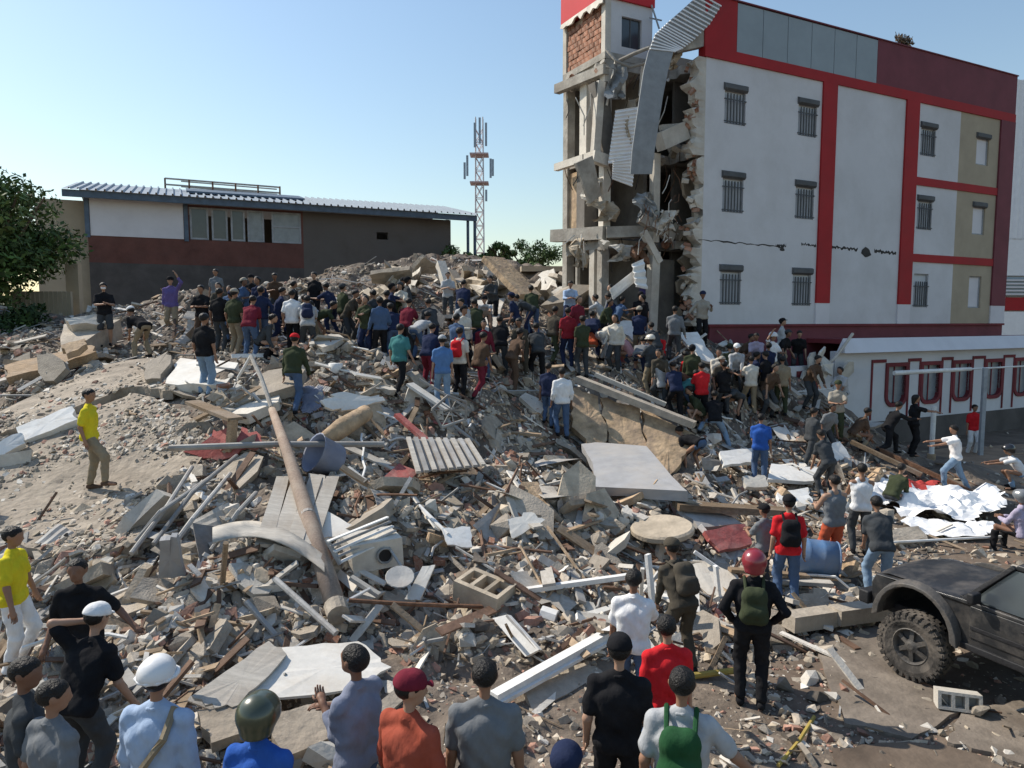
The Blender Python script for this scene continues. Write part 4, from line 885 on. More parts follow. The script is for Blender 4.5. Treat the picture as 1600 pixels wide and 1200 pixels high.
# the two big fallen roof slabs on the left: sheets of real thickness following the heap
def drape(name,poly,th,up,k,label,cat,n=26):
    W=[hit(px,py,up) for px,py in poly]; xs=[w[0] for w in W]; ys=[w[1] for w in W]; P2=[(w[0],w[1]) for w in W]
    bm=bmesh.new(); rim=[]
    rr=random.Random(3)
    for i in range(len(P2)): rim+=[tuple(q) for q in rag(P2[i],P2[(i+1)%len(P2)],7,.06,rr)[:-1]]
    f=bm.faces.new([bm.verts.new((x,y,0)) for x,y in rim]); 
    g=bmesh.ops.triangulate(bm,faces=[f]); 
    for _ in range(3): bmesh.ops.subdivide_edges(bm,edges=[e for e in bm.edges if e.calc_length()>.35],cuts=1,use_grid_fill=False); bmesh.ops.triangulate(bm,faces=bm.faces)
    for v in bm.verts: v.co.z=gzs(v.co.x,v.co.y)+up+.05*float(vnoise(np.array([v.co.x]),np.array([v.co.y]),.4,12)[0])
    if sum(f.normal.z for f in bm.faces)<0: bmesh.ops.reverse_faces(bm,faces=bm.faces)
    r=bmesh.ops.extrude_face_region(bm,geom=bm.faces[:]); 
    for v in [e for e in r['geom'] if isinstance(e,bmesh.types.BMVert)]: v.co.z+=0
    top=set(v for v in r['geom'] if isinstance(v,bmesh.types.BMVert))
    for v in bm.verts:
        if v not in top: v.co.z-=th
    bmesh.ops.recalc_face_normals(bm,faces=bm.faces); me=bpy.data.meshes.new(name); bm.to_mesh(me); bm.free(); me.materials.append(M(k)); o=obj(name,me,label=label,cat=cat); return recenter(o)
drape('fallen_roof_slab',[(-40,690),(40,680),(120,650),(210,615),(285,640),(330,690),(300,740),(235,770),(215,850),(120,875),(30,850),(-40,800)],.18,.16,'slab','big dusty fallen roof slab the man in yellow stands on','fallen slab')
drape('fallen_roof_slab',[(-40,660),(60,615),(150,572),(240,560),(300,590),(270,612),(200,606),(110,640),(20,672),(-40,690)],.2,.26,'slab','tilted upper roof slab ending at the white parapet strips on the left','fallen slab')
L_=[]
plate('white_parapet_strip',[(25,668,.42),(112,634,.5),(122,655,.36),(38,688,.3)],.16,'white','longer white parapet strip on the slab edge beside the man in yellow','parapet strip')
plate('white_parapet_strip',[(-20,700,.45),(32,676,.45),(40,692,.32),(-20,722,.3)],.16,'white','short white parapet strip at the left edge of the picture','parapet strip')
plate('white_topped_slab',[(282,560,.38),(372,566,.36),(352,602,.34),(258,598,.36)],.34,'whitesheet','thick slab with a clean white top beside the man in jeans on the left','slab')
plate('wall_slab',[(100,505,.6),(188,500,.55),(150,520,.5),(90,560,.5)],.5,'concrete','grey broken wall piece lying behind the orange beam','wall piece')
plate('wall_slab',[(100,497,.9),(150,490,.9),(165,503,.7),(110,508,.75)],.7,'plaster','pale topped low wall piece under the big tree','wall piece')
plate('orange_beam',[(5,568,.55),(75,556,.5),(142,538,.6),(150,548,.55),(80,574,.45),(10,592,.4)],.22,'wood','long orange tan timber beam lying below the big tree','beam')
plate('orange_beam',[(95,540,.9),(132,528,.9),(136,538,.8),(104,552,.8)],.16,'ochre','short rounded tan block on top of the orange beam','block')
plate('boulder_slab',[(222,572,.5),(262,548,.6),(268,560,.5),(250,590,.4),(226,592,.4)],.4,'concrete','rounded grey slab lump left of the white topped slab','slab')
# leaning pole
m=MB(); a=hit(528,958,.25); b=hit(425,640,.5); c_=hit(400,562,.75); m.tube([a,a*.7+b*.3+np.array([0,0,.06]),a*.35+b*.65+np.array([0,0,.1]),b],[.135,.125,.10,.07],14); pl=solo('leaning_pole',m,M('pole'),'long round pole lying across the debris from the centre to the lower left','pole',smooth=True)
m=MB(); v=(b-a)/np.linalg.norm(b-a); m.tube([a-v*.04,a+v*.16],[.142,.148],14); k_=part('pole_collar',m,M('concrete'),pl); k_.location=-Vector(pl.location)
for t in (.35,.7):
    m=MB(); q=a+(b-a)*t+np.array([0,0,.085]); m.tube([q-v*.03,q+v*.03],[.128-.05*t]*2,12); k_=part('band',m,M('metal'),pl); k_.location=-Vector(pl.location)
tubep('thin_pole',[(424,636,.55),(408,590,.8),(392,556,1.0)],.045,'fibre','thin pale pole standing beyond the upper end of the leaning pole','pole')
tubep('thin_pole',[(392,556,1.0),(372,590,.5)],.03,'white','white strut crossing the thin pale pole','strut')
beamp('timber_frame',(360,705,.3),(364,655,.9),.16,.1,'wood','upright brown board before the red sheets','board')
beamp('timber_frame',(368,655,.9),(300,628,.55),.28,.06,'wood','flat board leaning over the slab above the red sheets','board')
for i,(c,s) in enumerate((([(285,705,.25),(330,682,.45),(385,700,.4),(345,722,.15)],1),([(378,668,.5),(408,680,.5),(404,700,.4),(372,694,.45)],2),([(335,672,.5),(352,668,.6),(350,700,.35),(325,698,.35)],3))):
    plate('red_sheet',c,.05,'redsheet',('wide crumpled red sheet under the long horizontal beam','small red sheet right of the upright board','narrow red sheet left of the upright board')[i],'red sheet',jag=.06,seed=s)
tubep('long_beam',[(265,700,.55),(430,694,.6),(600,694,.6)],.055,'metal','long grey beam running level behind the leaning pole','beam')
# ribbed boards beside the pole
for i in range(4):
    x=402+i*26; plate('ribbed_board',[(x+30,744,.42),(x+50,744,.42),(x+24-i*3,850,.42),(x-4-i*3,850,.42)],.05,'fibre','%s beige roof board in the row under the leaning pole'%('first','second','third','fourth')[i],'roof board',jag=.01,seed=i)
plate('ribbed_board',[(482,740,.4),(508,742,.4),(504,772,.36),(490,800,.36)],.05,'fibre','short beige board just right of the leaning pole','roof board',jag=.02,seed=8)
plate('ribbed_board',[(500,792,.4),(560,824,.36),(548,836,.3),(505,840,.3)],.05,'whitesheet','pale flat board right of the leaning pole','board',jag=.03,seed=9)
# twisted plastic strip
m=MB(); n=18; pts=[]
for side in (0,.02):
    for i in range(n+1):
        t=i/n; x=332+175*t; y=838-18*math.sin(t*3.1)+45*t*t
        for j in range(4): q=hit(x,y+(j-1.5)*8,.40+.06*math.sin(t*9+j)+.04*j); pts.append(q+np.array([0,0,side]))
b0=(n+1)*4; fs=[]
for i in range(n):
    for j in range(3): o=i*4+j; fs+= [(o,o+4,o+5,o+1),(b0+o,b0+o+1,b0+o+5,b0+o+4)]
    o=i*4; fs+= [(o,b0+o,b0+o+4,o+4),(o+3,o+7,b0+o+7,b0+o+3)]
m.add(pts,fs); solo('twisted_sheet',m,M('fibre'),'long twisted grey plastic sheet crossing the pole low down','sheet',smooth=True)
for i,(p0,p1,p2) in enumerate((((240,850),(300,770),(370,712)),((205,865),(262,790),(300,730)),((330,860),(372,800),(400,770)),((250,880),(300,812),(360,740)),((212,845),(250,800),(330,745)))):
    tubep('curved_strip',[(*p0,.2),(*p1,.5),(*p2,.45)],.035,'metal','%s curved metal strip on the slope left of the ribbed boards'%('longest','leftmost','shortest','lowest','thinnest')[i],'metal strip')
rr=random.Random(31)
plate('upright_slab',[(252,838,.75),(278,833,.8),(292,893,.12),(250,896,.1)],.09,'mattress','dark grey slab standing upright in the lower left debris','slab',jag=.02)
tubep('upright_pole',[(347,922,.05),(353,848,.9)],.035,'wood','upright thin brown stick in the lower left debris','stick')
# louvre with slats
V_=thing('metal_louvre','silver louvre frame with parallel slats leaning beside the pole','louvre',(0,0,0))
for i in range(5):
    a=hit(512+i*5,846+i*8,.62-i*.06); b=hit(606+i*4,808+i*7,.72-i*.06); part('slat',MB().beam(a,b,.055,.02),M('white' if i%2==0 else 'metal'),V_)
part('frame',MB().beam(hit(510,842,.62),hit(532,882,.36),.04,.05),M('metal'),V_)
# appliance with a round hole
A_=thing('broken_appliance','white appliance panel with a round dark opening beside the pole','appliance',(0,0,0))
cc=[hit(548,852,.55),hit(628,838,.55),hit(632,888,.05),hit(552,896,.05)]; ex=(cc[1]-cc[0]); ez=(cc[3]-cc[0]); nn=np.cross(ez,ex); nn/=np.linalg.norm(nn); nn=nn if nn[1]<0 else -nn
m=MB(); cen=sum(cc)/4; m.obox(cen-nn*.2,ex*.5,ez*.5,nn*.2); part('casing',m,M('plaster'),A_)
m=MB(); o_=[cen+ex*.12+.26*np.linalg.norm(ez)*1.0*(math.cos(q)*ex/np.linalg.norm(ex)+math.sin(q)*ez/np.linalg.norm(ez)) for q in np.linspace(0,6.283,19)[:-1]]; o2=[p+nn*.02 for p in o_]; m.add(o_+o2,[tuple(range(18,36))]+[(i,(i+1)%18,18+(i+1)%18,18+i) for i in range(18)]); part('drum_opening',m,M('black'),A_)
m=MB(); m.tube([p+nn*.03 for p in o_]+[o_[0]+nn*.03],.018,5); part('ring',m,M('metal'),A_)
# concrete hollow block, large
def cblock(name,c,ex,ey,ez,k,label,cells=3,cat='concrete block'):
    c=np.array(c);m=MB(); t=.16
    m.obox(c-ey*(1-t),ex,ey*t,ez); m.obox(c+ey*(1-t),ex,ey*t,ez)
    for i in range(cells+1):
        f=-1+2*i/cells; f*=(1-t*.5); m.obox(c+ex*f,ex*t*.5,ey*(1-2*t),ez*.998)
    m.obox(c-ez*.55,ex*(1-t),ey*(1-2*t)*.99,ez*.25); return solo(name,m,M(k),label,cat)
def ori(rz,rx=0,ry=0): e=Euler((rx,ry,rz)).to_matrix(); return [np.array(e.col[i]) for i in range(3)]
ex,ey,ez=ori(-.55,.12,.16); c=hit(757,925,.30); cblock('concrete_block',c,ex*.36,ey*.24,ez*.15,'tan_i','largest grey concrete block in the lower middle of the debris')
ex,ey,ez=ori(-.3,1.35,0); c=P(1497,1083,8.15); c[2]=.13; cblock('concrete_block',c,ex*.22,ey*.1,ez*.1,'plaster','pale hollow block lying under the black vehicle',cells=3)
c=P(1535,1098,8.0); c[2]=.10; solo('stone',MB().add(*[list(map(tuple,V_CH[3][0]*np.array([.17,.14,.11])+c)),[tuple(f) for f in V_CH[3][1]]]),M('concrete'),'grey stone against the hollow block under the vehicle','stone')
plate('white_channel',[(770,966,.30),(792,960,.42),(843,1015,.30),(820,1026,.16)],.07,'white','white metal channel piece lying flat in the lower middle','channel piece',jag=.005,nseg=1)
plate('white_channel',[(792,960,.42),(800,966,.30),(850,1018,.16),(843,1015,.30)],.03,'metal','narrow side flange of the white channel piece','flange',jag=.003,nseg=1)
for i,(a,b,w,l) in enumerate((((772,1090,.14),(962,984,.34),.13,'thick white gutter beam slanting behind the man in the white tee'),((776,1102,.08),(958,1000,.26),.05,'thin white rail just below the white gutter beam'),((824,922,.35),(998,898,.38),.085,'white tube lying level above the white gutter beam'))):
    beamp('white_beam',a,b,w,w*.8,'white',l,'beam')
beamp('white_beam',(1012,866,.95),(1022,968,.05),.10,.05,'white','white upright frame post behind the soldier','post')
beamp('white_beam',(1004,888,.9),(1000,962,.05),.05,.04,'whitesheet','thin white upright beside the frame post','post')
tubep('white_pipe',[(846,958,.2),(870,966,.2)],.11,'white','short fat white pipe end in the lower middle','pipe')
tubep('grey_pipe',[(820,990,.12),(1000,1000,.12)],.03,'metal','thin grey pipe lying right of the white channel','pipe')
tubep('rusty_pipe',[(545,938,.3),(640,944,.3),(755,948,.25)],.03,'rust','long rusty pipe running right from the foot of the pole','pipe')
tubep('grey_pipe',[(430,905,.3),(525,990,.2)],.04,'metal','grey pipe sloping down left of the foot of the pole','pipe')
tubep('grey_pipe',[(590,828,.5),(640,905,.2)],.02,'metal','thin rod leaning over the appliance','rod')
tubep('grey_pipe',[(655,790,.4),(700,835,.3)],.03,'white','pale rod pointing at the white sheet in the middle','rod')
beamp('grey_batten',(548,902,.4),(592,930,.25),.09,.05,'fibre','short grey batten right of the pole foot','batten')
plate('leaning_board',[(680,882,.45),(656,938,.12),(632,936,.12),(660,885,.4)],.04,'whitesheet','white panel leaning beside the large concrete block','panel',jag=.01)
m=MB(); m.lathe([(.0,.0),(.17,.01),(.2,.05),(.19,.06),(.0,.04)],16); d=solo('round_plate',m,M('metal'),'round grey dish beside the leaning white panel','dish'); d.location=hit(625,905,.35); d.rotation_euler=(.5,.1,0)
# blue basin, log, crate, bucket
m=MB(); m.lathe([(.0,.0),(.26,.0),(.3,.04),(.34,.5),(.37,.52),(.34,.48),(.29,.06),(0,.05)],18); d=solo('blue_basin',m,M('basin'),'blue grey plastic tub tipped over right of the pole','tub',smooth=True); d.location=hit(528,722,.25); d.rotation_euler=(1.1,0,-.9)
m=MB(); m.tube([hit(505,690,.3),hit(535,668,.5),hit(572,645,.6)],[.15,.19,.17],12); solo('rolled_carpet',m,M('ochre'),'fat brown roll lying above the blue grey tub','roll',smooth=True)
plate('ragged_white_sheet',[(505,625,.6),(530,612,.7),(592,618,.6),(600,626,.55),(545,640,.5),(508,636,.5)],.05,'whitesheet','ragged white sheet left of the man in teal','sheet',jag=.08)
m=MB(); m.lathe([(.0,.0),(.14,.0),(.17,.3),(.0,.31)],14); d=solo('white_bucket',m,M('white'),'small pale bucket upright among grey slabs left of the man in teal','bucket',smooth=True); d.location=hit(525,588,.1)
Cg=thing('wire_crate','open wire crate tipped on the heap below the man in blue','crate',(0,0,0)); cs_=[hit(675,640,.7),hit(700,618,.95),hit(728,628,.9),hit(728,655,.5),hit(690,668,.3)]
for i in range(5): part('bar',MB().tube([cs_[i],cs_[(i+1)%5]],.03,6),M('metal'),Cg)
for i in range(5): part('bar',MB().tube([cs_[i]+(cs_[(i+1)%5]-cs_[i])*.5,cs_[(i+3)%5]],.012,5),M('metal'),Cg)
# corrugated roofing piece: separate ribs
Rf=thing('corrugated_roofing','grey corrugated roofing piece fanned out in the middle of the slope','roofing sheet',(0,0,0))
for i in range(9):
    x=638+i*11.5; a=hit(x,684+i*.3,.55); b=hit(x+16+i*1.2,738-i*1.4,.45); part('ridge',MB().beam(a,b,.085,.05),M('metal' if i%2 else 'fibre'),Rf)
plate('flat_sheet',[(640,686,.52),(732,686,.52),(752,728,.42),(655,738,.42)],.02,'metal','flat grey sheet under the corrugated roofing piece','sheet',jag=.01,parent=Rf)
plate('corrugated_offcut',[(792,812,.4),(830,800,.5),(852,812,.42),(800,842,.22)],.03,'whitesheet','small corrugated offcut in the centre right of the slope','offcut',jag=.03)
plate('corrugated_offcut',[(690,826,.35),(735,822,.4),(738,856,.2),(700,850,.25)],.03,'white','clean white sheet in the middle of the slope','sheet',jag=.02)
plate('corrugated_offcut',[(880,758,.5),(908,752,.55),(898,785,.35),(876,790,.35)],.03,'white','small white sheet left of the grey mattress slab','sheet',jag=.04)
# grey mattress slab, ochre fallen wall, disk
plate('grey_mattress',[(908,692,.42),(930,690,.5),(1010,702,.72),(1050,738,.85),(1074,772,.7),(930,758,.42),(926,724,.45)],.2,'mattress','large smooth grey mattress like slab in front of the ochre wall','mattress',jag=.012,nseg=3)
FWL=thing('fallen_wall','fallen ochre brown wall leaning right of the man in the white shirt','fallen wall',(0,0,0))
for c in ([(893,606,.75),(935,618,.85),(948,690,.2),(930,700,.15),(893,668,.2)],[(937,619,.85),(1000,640,.95),(1012,726,.2),(975,712,.15),(951,692,.2)],[(1002,641,.95),(1086,676,.95),(1076,706,.5),(1046,742,.25),(1014,728,.2)]):
    plate('wall_piece',c,.2,'ochre','','',jag=.06,nseg=6,seed=len(c),parent=FWL)
beamp('wall_edge_beam',(902,592,.95),(1085,664,1.15),.3,.16,'concrete','long broken concrete beam along the top of the ochre wall','beam')
beamp('wall_edge_beam',(930,585,1.05),(1040,632,1.1),.16,.1,'plaster','thin pale strip above the broken concrete beam','strip')
m=MB(); m.lathe([(0,0),(.5,.0),(.54,.03),(.54,.1),(.5,.13),(0,.13)],36); d=solo('round_tabletop',m,M('ochre'),'round flat tabletop disk lying in the right middle of the debris','tabletop'); d.location=hit(1035,832,.26); d.rotation_euler=(.10,-.08,0); d.data.materials[0]=M('tan_i')
for i,(a,b,w,h_,k,l) in enumerate((((1056,790,.45),(1230,800,.55),.34,.12,'wood','long flat brown beam behind the round tabletop'),((1060,778,.55),(1150,806,.4),.1,.06,'concrete','pale edge strip beside the long flat beam'),
    ((925,775,.3),(1010,812,.3),.22,.06,'plaster','pale board below the grey mattress'),((988,772,.35),(1028,800,.3),.16,.06,'concrete','short grey board above the round tabletop'),
    ((1085,862,.4),(1128,892,.2),.06,.05,'white','thin white strip right of the tabletop'),((1118,884,.6),(1124,940,.05),.07,.05,'white','white leg standing right of the soldier'),((1140,890,.3),(1262,900,.3),.14,.05,'wood','pale wooden board in front of the blue drum'),
    ((1180,905,.2),(1300,912,.25),.18,.06,'fibre','wide plank below the blue drum'),((640,600,.5),(700,640,.4),.3,.06,'whitesheet','white board sloping below the man in blue'),((655,592,.7),(735,640,.5),.05,.04,'metal','thin grey rail above the white sloping board'),
    ((620,648,.55),(668,690,.4),.16,.07,'redsheet','reddish plank left of the wire crate'),((770,405,1.8),(828,464,.9),.95,.2,'ochre','big tan concrete plank tilted up at the back of the heap'),((688,412,1.3),(700,450,.6),.3,.3,'plaster','pale leaning column stump at the back of the heap'),
    ((706,425,.9),(724,455,.4),.3,.2,'concrete','grey broken beam behind the crowd'),((1130,560,.4),(1215,640,.5),.2,.12,'concrete','grey beam beside the workers near the annex'),((1190,575,.5),(1250,620,.5),.2,.1,'plaster','pale curved strip of slab left of the annex'))):
    beamp('beam_piece',a,b,w,h_,k,l,'beam')
# white slabs on the right and other plates
for i,(c,k,l) in enumerate((([(580,420,1.2),(640,418,1.4),(648,444,.6),(582,440,.7)],'concrete','rounded pale slab on the ridge at the back of the heap'),([(640,408,1.3),(665,402,1.5),(690,418,.8),(650,430,.8)],'concrete','dark tilted slab on the ridge behind the heap'),
    ([(740,470,.6),(790,465,.7),(770,520,.2),(735,515,.2)],'plaster','pale sloping slab behind the crowd in the centre'),([(960,505,.8),(985,500,.9),(1010,520,.6),(990,532,.5)],'white','white sheet among the workers before the torn building'),
    ([(1060,520,.6),(1090,518,.6),(1120,568,.5),(1095,560,.5)],'white','long white slab sloping at the corner of the red building'),([(1125,705,.35),(1180,700,.4),(1175,722,.3),(1130,728,.25)],'white','flat white slab behind the man in the blue tee'),
    ([(1205,725,.35),(1285,732,.35),(1270,752,.25),(1200,748,.25)],'white','flat white slab right of the man in the blue tee'),([(1290,700,.6),(1312,690,.7),(1330,715,.4),(1295,722,.35)],'white','tilted white slab right of the walking man in grey'),
    ([(1215,768,.35),(1262,762,.4),(1270,786,.25),(1225,790,.2)],'white','crumpled white sheet left of the man in orange shorts'),([(1160,745,.3),(1195,742,.35),(1200,760,.2),(1165,762,.2)],'plaster','small pale slab at the feet of the man in the blue tee'),
    ([(1055,785,.45),(1110,788,.45),(1160,818,.35),(1090,822,.3)],'metal','grey metal panel beside the round tabletop'),([(1100,830,.35),(1165,818,.4),(1175,850,.2),(1125,860,.2)],'redsheet','reddish brown panel behind the boy in grey'),
    ([(1380,830,.25),(1435,822,.3),(1450,842,.15),(1400,850,.1)],'concrete','heap edge slab behind the black vehicle'),([(1240,930,.25),(1290,920,.3),(1300,950,.1),(1250,955,.1)],'concrete','pale broken slab piece before the blue drum'))):
    plate('slab_piece',c,.09 if k!='concrete' else .16,k,l,'slab',jag=.05,seed=i)
# blue drum
D_=thing('blue_drum','blue plastic drum lying on its side left of the man in orange shorts','drum',(0,0,0)); a=hit(1238,866,.36); b=hit(1284,866,.36)+np.array([.12,-.28,0]); v=(b-a)/np.linalg.norm(b-a)
Lb=np.linalg.norm(b-a); q=Vector(v).to_track_quat('Z','Y').to_matrix().to_4x4(); q.translation=a
m=MB(); m.lathe([(0,0),(.27,0),(.29,.03),(.29,Lb*.3),(.3,Lb*.33),(.29,Lb*.36),(.29,Lb*.64),(.3,Lb*.67),(.29,Lb*.7),(.29,Lb),(.26,Lb),(.26,.05),(0,.05)],24,M4=q); part('barrel',m,M('blue'),D_,smooth=True)
m=MB(); m.tube([Vector(q@Vector((.285*math.cos(t),.285*math.sin(t),Lb))) for t in np.linspace(0,6.283,20)],.018,6); part('rim',m,M('blue'),D_)
# kerb stones
for i,(a,b) in enumerate((((1232,972,.22),(1300,962,.22)),((1304,962,.24),(1392,950,.26)))):
    beamp('kerb_beam',a,b,.26,.22,'concrete',('left','right')[i]+' half of the fallen concrete kerb beam left of the vehicle tyre','kerb beam')
# white foreground sheets and slabs
plate('metal_sheet',[(412,1018,.25),(560,1000,.3),(612,1042,.22),(560,1078,.15),(380,1090,.2)],.03,'whitesheet','large bright white sheet lying at the foot of the heap','sheet',jag=.04,nseg=5)
plate('metal_sheet',[(300,1085,.28),(420,1002,.32),(448,1022,.26),(372,1100,.2),(335,1108,.2)],.03,'fibre','beige strip of sheet left of the bright white sheet','sheet',jag=.03,nseg=5)
for i,(c,l) in enumerate((([(308,1110,.2),(420,1096,.24),(455,1130,.16),(330,1160,.1)],'flat pale slab in front of the helmeted man in blue'),([(420,1115,.18),(520,1095,.22),(545,1140,.12),(440,1185,.08)],'wide concrete slab left of the man in the grey shirt'),
     ([(805,1060,.12),(930,1030,.12),(945,1062,.06),(830,1110,.04)],'smooth concrete slab on the ground beyond the man in the grey tee'),([(640,700,.4),(640,700,.4),(640,700,.4),(640,700,.4)],'x'))[:3]):
    plate('concrete_slab',c,.12,'slab' if i<2 else 'concrete',l,'slab',jag=.04,seed=i)
c=hit(508,1178,.12); solo('pale_boulder',MB().add([tuple(v*np.array([.24,.2,.26])+c) for v in V_CH[7][0]],[tuple(f) for f in V_CH[7][1]]),M('plaster'),'pale boulder beside the man in the grey shirt','boulder')
# cracked concrete pavement around the vehicle
for i,c in enumerate(([(1270,992),(1400,975),(1470,1080),(1500,1112),(1425,1155),(1320,1130)],[(1505,1110),(1680,1085),(1700,1240),(1560,1180),(1480,1160)],[(1300,1170),(1420,1160),(1490,1170),(1560,1190),(1640,1260),(1330,1270)])):
    W=[]
    for px,py in c:
        r=ray(px,py); t=(0.03-CAMH)/r[2]; W.append(np.array([0,0,CAMH])+r*t)
    rr=random.Random(i); ps=[]
    for j in range(len(W)): ps+=[(p[0],p[1]) for p in rag(W[j],W[(j+1)%len(W)],6,.035,rr)[:-1]]
    m=MB(); m.prism(ps,-.05,.035+.004*i); part('paving_slab',m,M('ground' if i==2 else 'paving'),bpy.data.objects['ground'])
# yellow items
m=MB(); a=hit(1216,1196,.03); b=hit(1272,1120,.03)
m.tube([a,a*.6+b*.4+np.array([.05,0,.03]),b],.022,6); m2=MB(); solo('yellow_strap',m,M('yellow'),'yellow strap lying on the ground right of the man with the green backpack','strap')
tubep('yellow_pole',[(1066,1058,.08),(1146,1048,.1)],.04,'yellow','yellow pole on the ground left of the man in the dark vest','pole')
# plastic tarps and red cloth
def crumple(name,poly,h,k,label,cat,seed,n=26):
    W=[hit(px,py,0) for px,py in poly]; x0,x1=min(w[0] for w in W),max(w[0] for w in W); y0,y1=min(w[1] for w in W),max(w[1] for w in W); P2=[(w[0],w[1]) for w in W]
    xs=np.linspace(x0,x1,n); ys=np.linspace(y0,y1,n); A,Bm=np.meshgrid(xs,ys,indexing='ij'); ins=inpoly(A,Bm,P2)
    Z=bil(HN,A,Bm)+.05+h*(.5+vnoise(A,Bm,.5,seed))+h*.9*np.abs(vnoise(A,Bm,.22,seed+1)); m=MB(); id_={}
    for i in range(n):
        for j in range(n): id_[i,j]=len(m.v); m.v.append((A[i,j]+rv.uniform(-.03,.03),Bm[i,j],float(Z[i,j])))
    for i in range(n-1):
        for j in range(n-1):
            if ins[i,j] and ins[i+1,j+1]: m.f.append((id_[i,j],id_[i+1,j],id_[i+1,j+1],id_[i,j+1])); m.mi.append(0)
    o=solo(name,m,M(k),label,cat,smooth=False); bm=bmesh.new(); bm.from_mesh(o.data); bmesh.ops.delete(bm,geom=[v for v in bm.verts if not v.link_faces],context='VERTS'); bm.to_mesh(o.data); bm.free(); return o
crumple('plastic_tarp',[(1395,790),(1450,775),(1560,780),(1575,812),(1500,830),(1400,815)],.38,'tarp','big crumpled white plastic tarp on the right behind the vehicle','tarp',1)
crumple('plastic_tarp',[(1330,770),(1400,762),(1412,800),(1350,805)],.3,'tarp','smaller crumpled white sheet left of the red cloth','tarp',5)
crumple('plastic_tarp',[(1395,825),(1480,822),(1560,835),(1540,850),(1420,846)],.2,'tarp','low white plastic heap just behind the vehicle hood','tarp',8)
crumple('red_cloth',[(1412,762),(1440,752),(1470,765),(1450,782),(1420,780)],.22,'clothred','crumpled red and white cloth between the white tarps','cloth',3)
crumple('blue_clothes',[(470,610),(505,612),(508,635),(470,645)],.2,'basin','dark blue clothes on the heap below the man in the red cap','clothes',9)
beamp('rusty_rail',(1370,700,.2),(1520,770,.1),.1,.1,'rust','long dark rail lying across the path by the man reaching out','rail')
beamp('rusty_rail',(1330,690,.3),(1440,742,.2),.12,.1,'wood','brown timber beside the long dark rail','timber')
tubep('grey_pipe',[(1380,848,.2),(1570,838,.25)],.025,'white','thin white pipe behind the vehicle hood','pipe')
# blocks and ridge debris at the back
for i in range(34):
    px=rr.uniform(565,900); py=rr.uniform(412,455); plate('ridge_slab',[(px,py,rr.uniform(.3,1.1)),(px+rr.uniform(12,30),py+rr.uniform(-8,5),rr.uniform(.3,1.2)),(px+rr.uniform(8,34),py+rr.uniform(8,26),.2),(px-rr.uniform(0,10),py+rr.uniform(6,20),.1)],rr.uniform(.12,.3),rr.choice(['concrete','tan_i','plaster','concrete']),'broken slab piece on the ridge at the back of the heap','slab',jag=.1,seed=i)['group']='slab pieces along the ridge at the back'
q=P(905,468,26); m=MB(); leafr=V_CH[5]
c=hit(905,475,.3); solo('dust_mound',MB().add([tuple(v*np.array([1.5,1.2,1.1])+c) for v in V_CH[5][0]],[tuple(f) for f in V_CH[5][1]]),M('concrete'),'rounded grey heap of concrete in front of the ruined outbuilding','concrete lump')

W=[]
for px,py in ((1420,740),(1460,702),(1640,690),(1720,760),(1640,800),(1480,760)):
    r=ray(px,py); t=(0.0-CAMH)/r[2]; W.append((r[0]*t,r[1]*t))
m=MB(); m.prism([tuple(p[:2]) for i in range(6) for p in rag(W[i],W[(i+1)%6],5,.1,rv)[:-1]],-.05,.004); obj('dirt_path',m.mesh('dirt_path',M('dirtpath')),kind='structure')
# ================================================================ off-road vehicle
VA=.433; VO=np.array([6.04,7.87,0.02]); V=thing('off_road_vehicle','black dusty off-road vehicle with huge mud tyres at the right edge','vehicle',VO,VA); V.scale=(.85,.85,.85)
WR=.49; AX=(1.25,-1.3); ZC=.50
def arch(yc,r,n=9): return [(yc-r*math.cos(math.pi*i/(n-1)),ZC+.06+r*math.sin(math.pi*i/(n-1))) for i in range(n)]
side=[(2.0,.62),(2.02,.95),(1.95,1.10)]+[(.62,1.18),(-2.05,1.16),(-2.1,.7),(-2.0,.62)]+arch(AX[1],.56)+arch(AX[0],.56)+[(1.83,.62)]
def xprism(mb,poly,x0,x1,mi=0):
    n=len(poly); mb.add([(x0,y,z) for y,z in poly]+[(x1,y,z) for y,z in poly],[tuple(range(n)),tuple(range(n,2*n))[::-1]]+[(i,n+i,n+(i+1)%n,(i+1)%n) for i in range(n)],mi); return mb
def vpart(name,mb,k,parent=V,bevel=.0,smooth=False,seg=3):
    o=part(name,mb,M(k) if isinstance(k,str) else k,parent,smooth); bm=bmesh.new(); bm.from_mesh(o.data); bmesh.ops.recalc_face_normals(bm,faces=bm.faces)
    if bevel: bmesh.ops.bevel(bm,geom=[e for e in bm.edges if len(e.link_faces)==2 and e.calc_face_angle(0)>.5],offset=bevel,segments=seg,profile=.6,affect='EDGES',clamp_overlap=True)
    bm.to_mesh(o.data); bm.free(); 
    if bevel: o.data.polygons.foreach_set('use_smooth',[True]*len(o.data.polygons)); o.data.set_sharp_from_angle(angle=.7)
    return o
vpart('body',xprism(MB(),side,-.84,.84),'carpaint',bevel=.035)
# hood: crowned panel
m=MB(); ny,nx=8,12; vs=[]
for j in range(ny+1):
    y=.64+1.33*j/ny
    for i in range(nx+1):
        x=-.76+1.52*i/nx; e=1-(abs(x)/.76)**4; vs.append((x,y,1.165+.07*e*(1-.25*(j/ny)**2)-.03*(j/ny)+ (.022 if abs(x)<.34 else 0)-(.05 if j==ny else 0)))
m.add(vs,[(j*(nx+1)+i,j*(nx+1)+i+1,(j+1)*(nx+1)+i+1,(j+1)*(nx+1)+i) for j in range(ny) for i in range(nx)]); vpart('hood',m,'carpaint',smooth=True)
m=MB(); m.box(-.78,.60,1.14,.78,.70,1.2); vpart('cowl',m,'black',bevel=.01)
